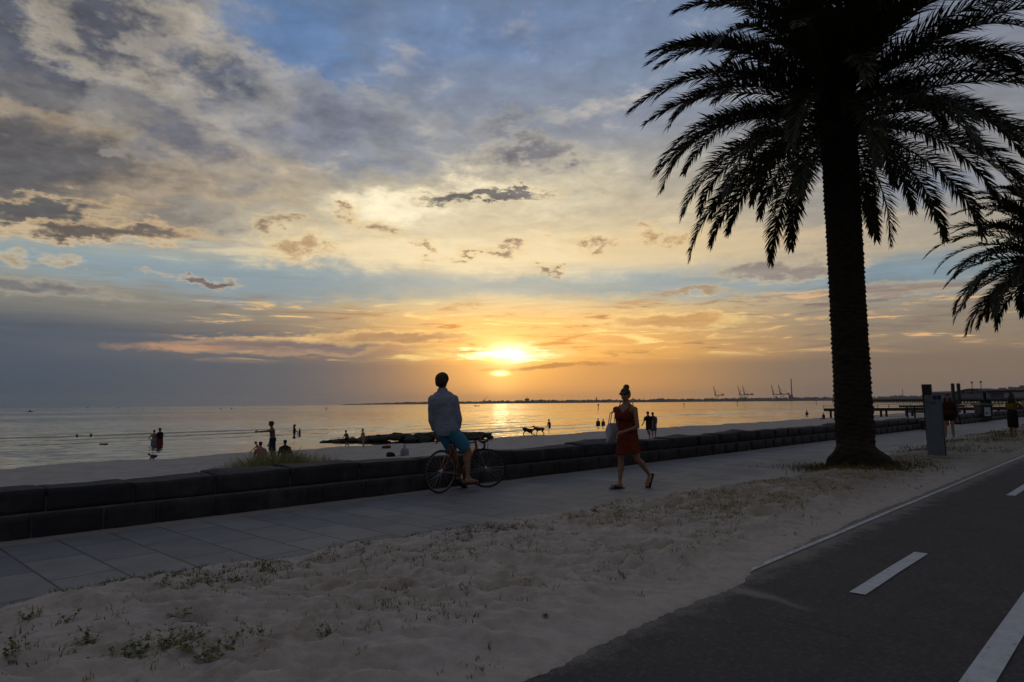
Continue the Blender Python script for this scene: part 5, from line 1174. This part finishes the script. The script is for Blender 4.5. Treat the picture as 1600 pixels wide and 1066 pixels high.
for f, w, z in ((-.5, .01, .10), (-.4, .10, .05), (-.1, .16, .02), (.25, .14, .03), (.45, .06, .08), (.5, .01, .10)): rs.append([(f*.62, w*math.cos(a), z + w*.45*math.sin(a)) for a in (2*math.pi*j/12 for j in range(12))])
o = mb.rings(rs).build('floating_log', m_dkgrey, None, True); o.location = (15.6, 55.4, -1.30); o.rotation_euler = (0, 0, R(-40)); tag(o, 'dark driftwood log floating near the wading couple', 'driftwood')
lf = MB(); lf.add([(-.035, 0, .0), (-.01, .022, .008), (.03, .006, .016), (.045, 0, .022), (.03, -.010, .014), (-.01, -.020, .010), (0, 0, .003)], [(0, 6, 1), (1, 6, 2), (2, 6, 3), (3, 6, 4), (4, 6, 5), (5, 6, 0)])
o = lf.build('fallen_leaf', mat('brown_leaf', (.10, .035, .012), .8, .3, 30.)); o.location = (3.28, 2.86, vz(3.28, 2.86) + .004); o.rotation_euler = (.2, .3, .6); tag(o, 'single brown leaf fallen on the sand near the path', 'leaf')
mb = MB(); rock_mb(mb, (0, 0, .012), .03, 7, .7); o = mb.build('pebble', m_stone, None, True); o.location = (6.65, 5.0, max(0, vz(6.65, 5.0))); tag(o, 'small dark pebble on the sandy edge of the promenade', 'pebble')
# ---------------------------------------------------------------- across the bay
def polar(head, dist): return np.array([math.cos(R(head))*dist, math.sin(R(head))*dist])
m_shore = mat('far_shore', (.040, .045, .040), .95, .4, .02, c2=(.055, .050, .048))
COAST = ([58.5, 55.2, 52., 49., 46., 43.6, 38., 33., 26., 18.5, 12.3, 6.7, 0., -12.], [8200, 7300, 6600, 6000, 5500, 5100, 4900, 4800, 4700, 4500, 4200, 3800, 3600, 3600])
def coast_d(hd): return np.interp(-hd, [-q for q in COAST[0]], COAST[1])
def far_shore():
    hs = np.arange(57.6, -12, -.03); d = coast_d(hs); rows = []
    x = -hs*80.
    hgt = 9 + 12*fbm(x*.02, x*0, 3, 71) + 9*fbm(x*.12, x*0 + 4, 3, 72) + 8*np.floor(vnoise(x*.45, x*0 + 9, 73)*3.2)/3.2*(vnoise(x*.06, x*0 + 2, 74) > .42)
    ramp = np.clip((57.6 - hs)/6., 0, 1)**.7; hgt = hgt*(.25 + .75*ramp)
    for off, k in ((0, 0.), (12, .35), (60, 1.), (160, .9), (900, .8)):
        P = np.array([polar(a, q + off) for a, q in zip(hs, d)])
        rows.append(np.concatenate([P, (SEA - .2 + hgt*k)[:, None]], 1))
    V = np.stack(rows, 1); n, m = V.shape[:2]; i = np.arange(n*m).reshape(n, m)
    F = np.stack([i[:-1, :-1], i[1:, :-1], i[1:, 1:], i[:-1, 1:]], -1).reshape(-1, 4)
    o = link('far_shore', npmesh('far_shore', V.reshape(-1, 3), F), m_shore); tag(o, kind='structure')
far_shore()
def spot(px, extra=60.):
    """heading of a landmark on the far shore, from its bearing off the view axis"""
    hd = HEAD - math.degrees(math.atan((px - 800)/1066.7)); return hd, coast_d(hd) + extra
def on_shore(name, head, label, cat, grp=None, extra=60.):
    p = polar(head, coast_d(head) + extra); o = empty(name, (p[0], p[1], SEA), R(head - 90)); tag(o, label, cat, grp); return o     # local x: to the viewer's right
m_far = mat('far_steel', (.06, .06, .065), .7, .2, .05); m_farb = mat('far_concrete', (.13, .12, .115), .9, .2, .05); m_farg = mat('far_glass', (.05, .06, .08), .3, .2, .05)
def port_crane(o):
    for x in (0, 17, 33):
        if x == 33: continue
        for y in (-9, 9): MB().box((x + 2, y, 21), (2.2, 2.2, 42)).build('leg', m_far, o)
    MB().box((10.5, -9, 30), (19, 1.6, 2.4)).box((10.5, 9, 30), (19, 1.6, 2.4)).build('portal_beam', m_far, o)
    MB().box((26, 0, 43), (64, 5, 5)).build('girder', m_far, o)
    b = MB(); b.tube([(-1, 0, 44), (-11, 0, 104)], [2.6, 1.9], 6); b.build('boom', m_far, o)
    MB().tube([(2, 0, 44), (3, 0, 72)], [2.0, 1.5], 6).build('tower', m_far, o)
    c = MB(); c.tube([(3, 0, 72), (-9, 0, 96)], .6, 5); c.tube([(3, 0, 72), (54, 0, 46)], .6, 5); c.build('stay', m_far, o)
    MB().box((46, 0, 48), (12, 7, 7)).build('machine_house', m_far, o)
cr = on_shore('port_crane', 27.07, 'port crane with raised boom, standing alone left of the others', 'crane', 'port cranes across the bay'); port_crane(cr)
for hd, lab in ((25.2, 'port crane with raised boom, left of the middle pair'), (24.86, 'port crane with raised boom, right of the middle pair'), (22.72, 'port crane with raised boom, left of the pair beside the chimney'), (22.2, 'port crane with raised boom, right of the pair, next to the chimney')):
    c = copy_tree(cr); p = polar(hd, coast_d(hd) + 60); c.location = (p[0], p[1], SEA); c.rotation_euler = (0, 0, R(hd - 90)); c['label'] = lab
o = on_shore('chimney', 21.39, 'single tall chimney stack right of the port cranes', 'chimney')
MB().tube([(0, 0, 0), (0, 0, 60), (0, 0, 138)], [4.6, 3.6, 2.9], 14).build('stack', m_farb, o, True); MB().box((-6, 0, 19), (26, 20, 38)).build('boiler_house', m_farb, o); MB().box((14, 0, 12), (18, 18, 24)).build('turbine_hall', m_farb, o)
o = on_shore('dock_crane', 45.92, 'slewing dock crane with a slanted jib under the sun', 'crane')
MB().tube([(0, 0, 0), (0, 0, 34)], [3.0, 2.0], 6).build('mast', m_far, o); MB().tube([(-3, 0, 26), (24, 0, 62)], [1.8, .9], 6).build('jib', m_far, o); MB().box((-6, 0, 28), (9, 6, 6)).build('cab', m_far, o)
o = on_shore('water_tower', 42.35, 'broad topped tower on the far shore between cyclist and woman', 'tower')
MB().tube([(0, 0, 0), (0, 0, 20)], 11, 16).build('base', m_farb, o); MB().tube([(0, 0, 20), (0, 0, 24), (0, 0, 34), (0, 0, 37)], [13, 17, 17, 8], 18).build('tank', m_farb, o); MB().tube([(0, 0, 36), (0, 0, 52)], .9, 6).build('mast', m_far, o)
for hd, hh, r_, lab, nm, cat in ((36.59, 38, 4.2, 'square tower on the far shore just left of the woman', 'shore_tower', 'tower'), (44.10, 26, 1.6, 'short mast on the far shore right below the sun', 'shore_mast', 'mast'), (32.73, 34, 1.2, 'thin mast on the far shore just right of the woman', 'shore_mast', 'mast'), (32.0, 22, 2.8, 'squat tower on the far shore above the man running', 'shore_tower', 'tower'), (13.9, 58, 1.5, 'lattice mast on the far shore between trunk and pillar', 'shore_mast', 'mast')):
    o = on_shore(nm, hd, lab, cat)
    g = MB().box((0, 0, hh/2), (r_*2, r_*2, hh), 0, .7); g.build('shaft', m_farb if cat == 'tower' else m_far, o)
    MB().box((0, 0, hh*.93), (r_*3, r_*3, hh*.08)).build('head', m_far, o)
def far_block(head, label, w, h, d, top, dist_extra=40.):
    o = on_shore('apartment_block', head, label, 'building', 'apartment blocks at the far right', dist_extra); MB().box((0, 0, h/2), (w, d, h)).build('wall', m_farb, o)
    for t in top: MB().box((t[0], 0, h + t[2]/2), (t[1], d*.6, t[2])).build('roof_plant', m_farb, o)
    for k_ in range(int(h//9)):
        z = 7 + 9*k_
        for q in range(int(w//14)):
            f = MB().box((-w/2 + 9 + 14*q, -d/2 - .2, z), (8, .5, 4.5)).build('window', m_farg, o)
far_block(7.86, 'pale apartment block, left of the two at the right edge', 78, 48, 40, ((-8, 30, 5), (22, 16, 9)))
far_block(6.95, 'apartment block cut by the right edge of the picture', 62, 54, 40, ((6, 24, 7),))
# the long pier with its terminal
pa, pb = np.array([800., 262.]), np.array([505., 18.]); pd = (pb - pa)/np.linalg.norm(pb - pa); pl = np.linalg.norm(pb - pa); pyaw = math.atan2(pd[1], pd[0])
o = empty('long_pier', (pa[0], pa[1], 0), pyaw); tag(o, 'long pier on rows of piles, far right across the water', 'pier')
MB().box((pl/2, 0, 1.55), (pl, 16, 1.0)).build('deck', m_far, o)
for q in range(96): MB().tube([(2 + q*(pl - 4)/95, -7, -4), (2 + q*(pl - 4)/95, -7, 1.05)], .42, 6).build('pile', m_far, o)
MB().box((pl/2, 7, .2), (pl, .3, 2.0)).build('fender_wall', m_far, o)
def pier_pt(px):    # distance along the pier for a bearing
    hd = R(HEAD - math.degrees(math.atan((px - 800)/1066.7))); t = np.array([math.cos(hd), math.sin(hd)])
    return float(np.linalg.solve(np.stack([t, -pd], 1), pa)[1])
o = empty('pier_terminal', (pa[0], pa[1], 2.05), pyaw); tag(o, 'arched terminal building on the long pier, behind the sign post', 'building')
x0, x1 = pier_pt(1500), pier_pt(1556)
m_roofb = mat('terminal_wall', (.10, .11, .15), .7, .2, .2)
n = 24; prof = [(x0, 0)] + [(x0 + (x1 - x0)*i/n, 3.2 + 3.0*math.sin(math.pi*i/n)) for i in range(n + 1)] + [(x1, 0)]
xm = (x0 + x1)/2
def wallpiece(a, b_, zb, zt):     # a wall panel under the arch, between openings
    def top(x): return 3.2 + 3.0*math.sin(math.pi*(x - x0)/(x1 - x0)) if zt is None else zt
    pts = [(a, zb), (b_, zb)] + [(b_ + (a - b_)*i/6, top(b_ + (a - b_)*i/6)) for i in range(7)]
    return MB().prism(pts, (0, -5, 0), (1, 0, 0), (0, 0, 1), (0, 1, 0), 9)
W = x1 - x0
for a, b_, zb, zt in ((x0, x0 + .22*W, 0, None), (x0 + .22*W, x0 + .27*W, 0, 3.0), (x0 + .27*W, x0 + .36*W, 0, None), (x0 + .36*W, x0 + .56*W, 0, 3.1), (x0 + .56*W, x0 + .63*W, 0, None), (x0 + .63*W, x0 + .68*W, 0, 3.0), (x0 + .68*W, x1, 0, None)):
    wallpiece(a, b_, zb, zt).build('wall', m_roofb, o)
r_ = MB(); top = [(x0 - 2 + (W + 4)*i/n, 3.25 + 3.05*math.sin(math.pi*i/n)) for i in range(n + 1)]; r_.prism(top + [(x, z + .7) for x, z in top[::-1]], (0, -6, 0), (1, 0, 0), (0, 0, 1), (0, 1, 0), 11); r_.build('roof', m_far, o)
o = empty('pier_shed', (pa[0], pa[1], 2.05), pyaw); tag(o, 'long low blue shed on the pier, between pillar and sign post', 'building')
x0, x1 = pier_pt(1452), pier_pt(1499)
MB().box(((x0 + x1)/2, 0, 1.9), (x1 - x0 - 1, 9, 3.8)).build('wall', mat('shed_blue', (.10, .14, .19), .6, .2, .2), o)
MB().prism([(-5.2, 3.8), (5.2, 3.8), (5.2, 4.2), (0, 5.6), (-5.2, 4.2)], (x0, 0, 0), (0, 1, 0), (0, 0, 1), (1, 0, 0), x1 - x0).build('roof', m_far, o)
for px, lab in ((1519, 'tall light mast over the arched terminal, left one'), (1533, 'tall light mast over the arched terminal, right one')):
    q = pa + pd*pier_pt(px); o = empty('light_mast', (q[0], q[1] + 1, 2.05)); tag(o, lab, 'light mast', 'light masts on the pier'); MB().tube([(0, 0, 0), (0, 0, 12.4)], [.28, .20], 6).build('pole', m_far, o); MB().box((0, 0, 11.6), (1.2, 1.2, 1.0)).build('lamp_head', m_far, o)
# ---- the near jetty
ja, jb = np.array([106.3, 36.6]), np.array([123.5, 14.5]); jd = (jb - ja)/np.linalg.norm(jb - ja); jl = np.linalg.norm(jb - ja); jy = math.atan2(jd[1], jd[0])
m_jet = mat('jetty_timber', (.030, .028, .024), .9, .3, 2.)
o = empty('jetty', (ja[0], ja[1], 0), jy); tag(o, 'dark timber jetty with a thin railing, running out behind the palm trunk', 'jetty')
MB().box((jl/2, 0, -.03), (jl, 2.4, .42)).build('deck', m_jet, o)
for q in range(8):
    for y in (-.9, .9): MB().tube([(.9 + q*3.6, y, -2.2), (.9 + q*3.6, y, -.24)], .17, 8).build('pile', m_jet, o)
rl = MB()
for z in (.42, .66): rl.box((jl/2, 1.1, z), (jl, .04, .04))
rl.build('railing', m_jet, o)
for q in range(19): MB().box((q*jl/18, 1.1, .42), (.06, .06, .52)).build('railing_post', m_jet, o)
o = empty('beach_platform', (67.2, 16.4, 0), R(-46.4)); tag(o, 'flat dark platform roof on posts on the beach, left of the pillar', 'platform')
MB().box((2.2, 0, .80), (4.8, 1.6, .18)).build('roof', m_jet, o, False, .01)
MB().box((2.4, .2, .32), (4.2, 1.2, .14)).build('deck', m_jet, o, False, .01)
for x in (.1, .75, 3.6): MB().box((x, .1, .0), (.10, .10, 1.45)).build('post', m_jet, o)
# ---- on the water
def pole_marker(loc, h, label, grp='channel markers'):
    o = empty('channel_marker', loc); tag(o, label, 'channel marker', grp); MB().tube([(0, 0, -2), (0, 0, h)], [.16, .13], 8).build('pile', m_far, o, True); MB().box((0, 0, h + .2), (.50, .50, .55)).build('topmark', m_far, o); return o
pole_marker((231.8, 171.2, SEA), 1.5, 'pile marker in the water just left of the woman')
pole_marker((384.9, 183., SEA), 2.3, 'pile marker in the water below the middle port cranes')
pole_marker((473., 169.2, SEA), 2.6, 'pile marker in the water just left of the palm trunk')
pole_marker((330., 187., SEA), 1.3, 'low pile marker in the water above the running man')
o = empty('buoy', (133.8, 49.7, SEA)); tag(o, 'dark bell shaped buoy floating off the jetty end', 'buoy'); MB().tube([(0, 0, -.3), (0, 0, .05), (0, 0, .3), (0, 0, .55), (0, 0, .78)], [.2, .28, .24, .12, .08], 12).build('float', m_far, o, True); MB().tube([(0, 0, .76), (0, 0, .98)], .04, 6).build('top_pole', m_far, o)
m_hull = mat('boat_hull', (.10, .10, .10), .5, .2, 1.); m_sail = mat('sail', (.25, .24, .22), .9, .1, 1.)
def hull_mb(L, w, h):
    rs = []
    for f, k_, z in ((-.5, .75, 0), (-.3, .95, 0), (0, 1., 0), (.3, .7, .05), (.5, .04, .15)): rs.append([(f*L, math.copysign(1, math.cos(a))*abs(math.cos(a))**.7*w*k_/2, (h*(.5 + .5*math.sin(a)) + z*h) - h*.35) for a in (2*math.pi*j/12 for j in range(12))])
    return MB().rings(rs)
def boat(name, loc, yaw, L, label, kind):
    o = empty(name, loc, R(yaw)); tag(o, label, 'sailing boat' if kind == 'sail' else 'boat')
    hull_mb(L, L*.32, L*.16).build('hull', m_hull, o, True)
    if kind == 'sail':
        MB().tube([(.05*L, 0, 0), (.05*L, 0, 1.25*L)], .012*L, 6).build('mast', m_far, o)
        MB().prism([(.03*L, .14*L), (-.45*L, .16*L), (.03*L, 1.2*L)], (0, -.01*L, 0), (1, 0, 0), (0, 0, 1), (0, 1, 0), .02*L).build('sail', m_sail, o)
    elif kind == 'cabin':
        MB().box((-.02*L, 0, .20*L), (.34*L, .22*L, .20*L), 0, .8).build('cabin', m_hull, o); MB().tube([(0, 0, .28*L), (0, 0, .45*L)], .012*L, 6).build('mast', m_far, o)
    else:
        MB().box((-.25*L, 0, .14*L), (.14*L, .2*L, .16*L)).build('bridge', m_hull, o)
    return o
boat('motor_boat', (100.2, 501., SEA), -20., 3.4, 'small motor boat far left on the water', 'cabin')
boat('dinghy', (216., 356., SEA), 30., 1.7, 'lone sailing dinghy left of the cyclist', 'sail')
boat('dinghy', (240.5, 556., SEA), 10., 1.5, 'sailing dinghy, left of the close pair above the pointing man', 'sail')
boat('dinghy', (244.5, 545., SEA), -10., 1.5, 'sailing dinghy, right of the close pair above the pointing man', 'sail')
boat('rowing_boat', (453.6, 479., SEA), -46., 5.5, 'low open boat on the bright water right of the cyclist', 'open')
for x, y, L, lab in ((700., 2680., 9., 'tiny ship on the left horizon, nearer the motor boat'), (880., 2960., 9., 'tiny ship on the left horizon above the wading couple'), (1460., 3120., 9., 'tiny ship on the horizon above the pair of dinghies')):
    boat('ship', (x, y, SEA), 0., L, lab, 'cabin')
# ---------------------------------------------------------------- the evening haze over the bay
def haze():
    b = MB().box((0, 0, 72.5), (21000, 21000, 151)); m = bpy.data.materials.new('haze'); m.use_nodes = True; t = m.node_tree; t.nodes.clear()
    p = t.nodes.new('ShaderNodeVolumePrincipled'); p.inputs['Density'].default_value = HAZE; p.inputs['Color'].default_value = (.92, .92, .95, 1); p.inputs['Anisotropy'].default_value = .55
    o = t.nodes.new('ShaderNodeOutputMaterial'); t.links.new(p.outputs[0], o.inputs['Volume'])
    tag(b.build('haze', m), kind='stuff')
HAZE = 4.5e-5
haze()
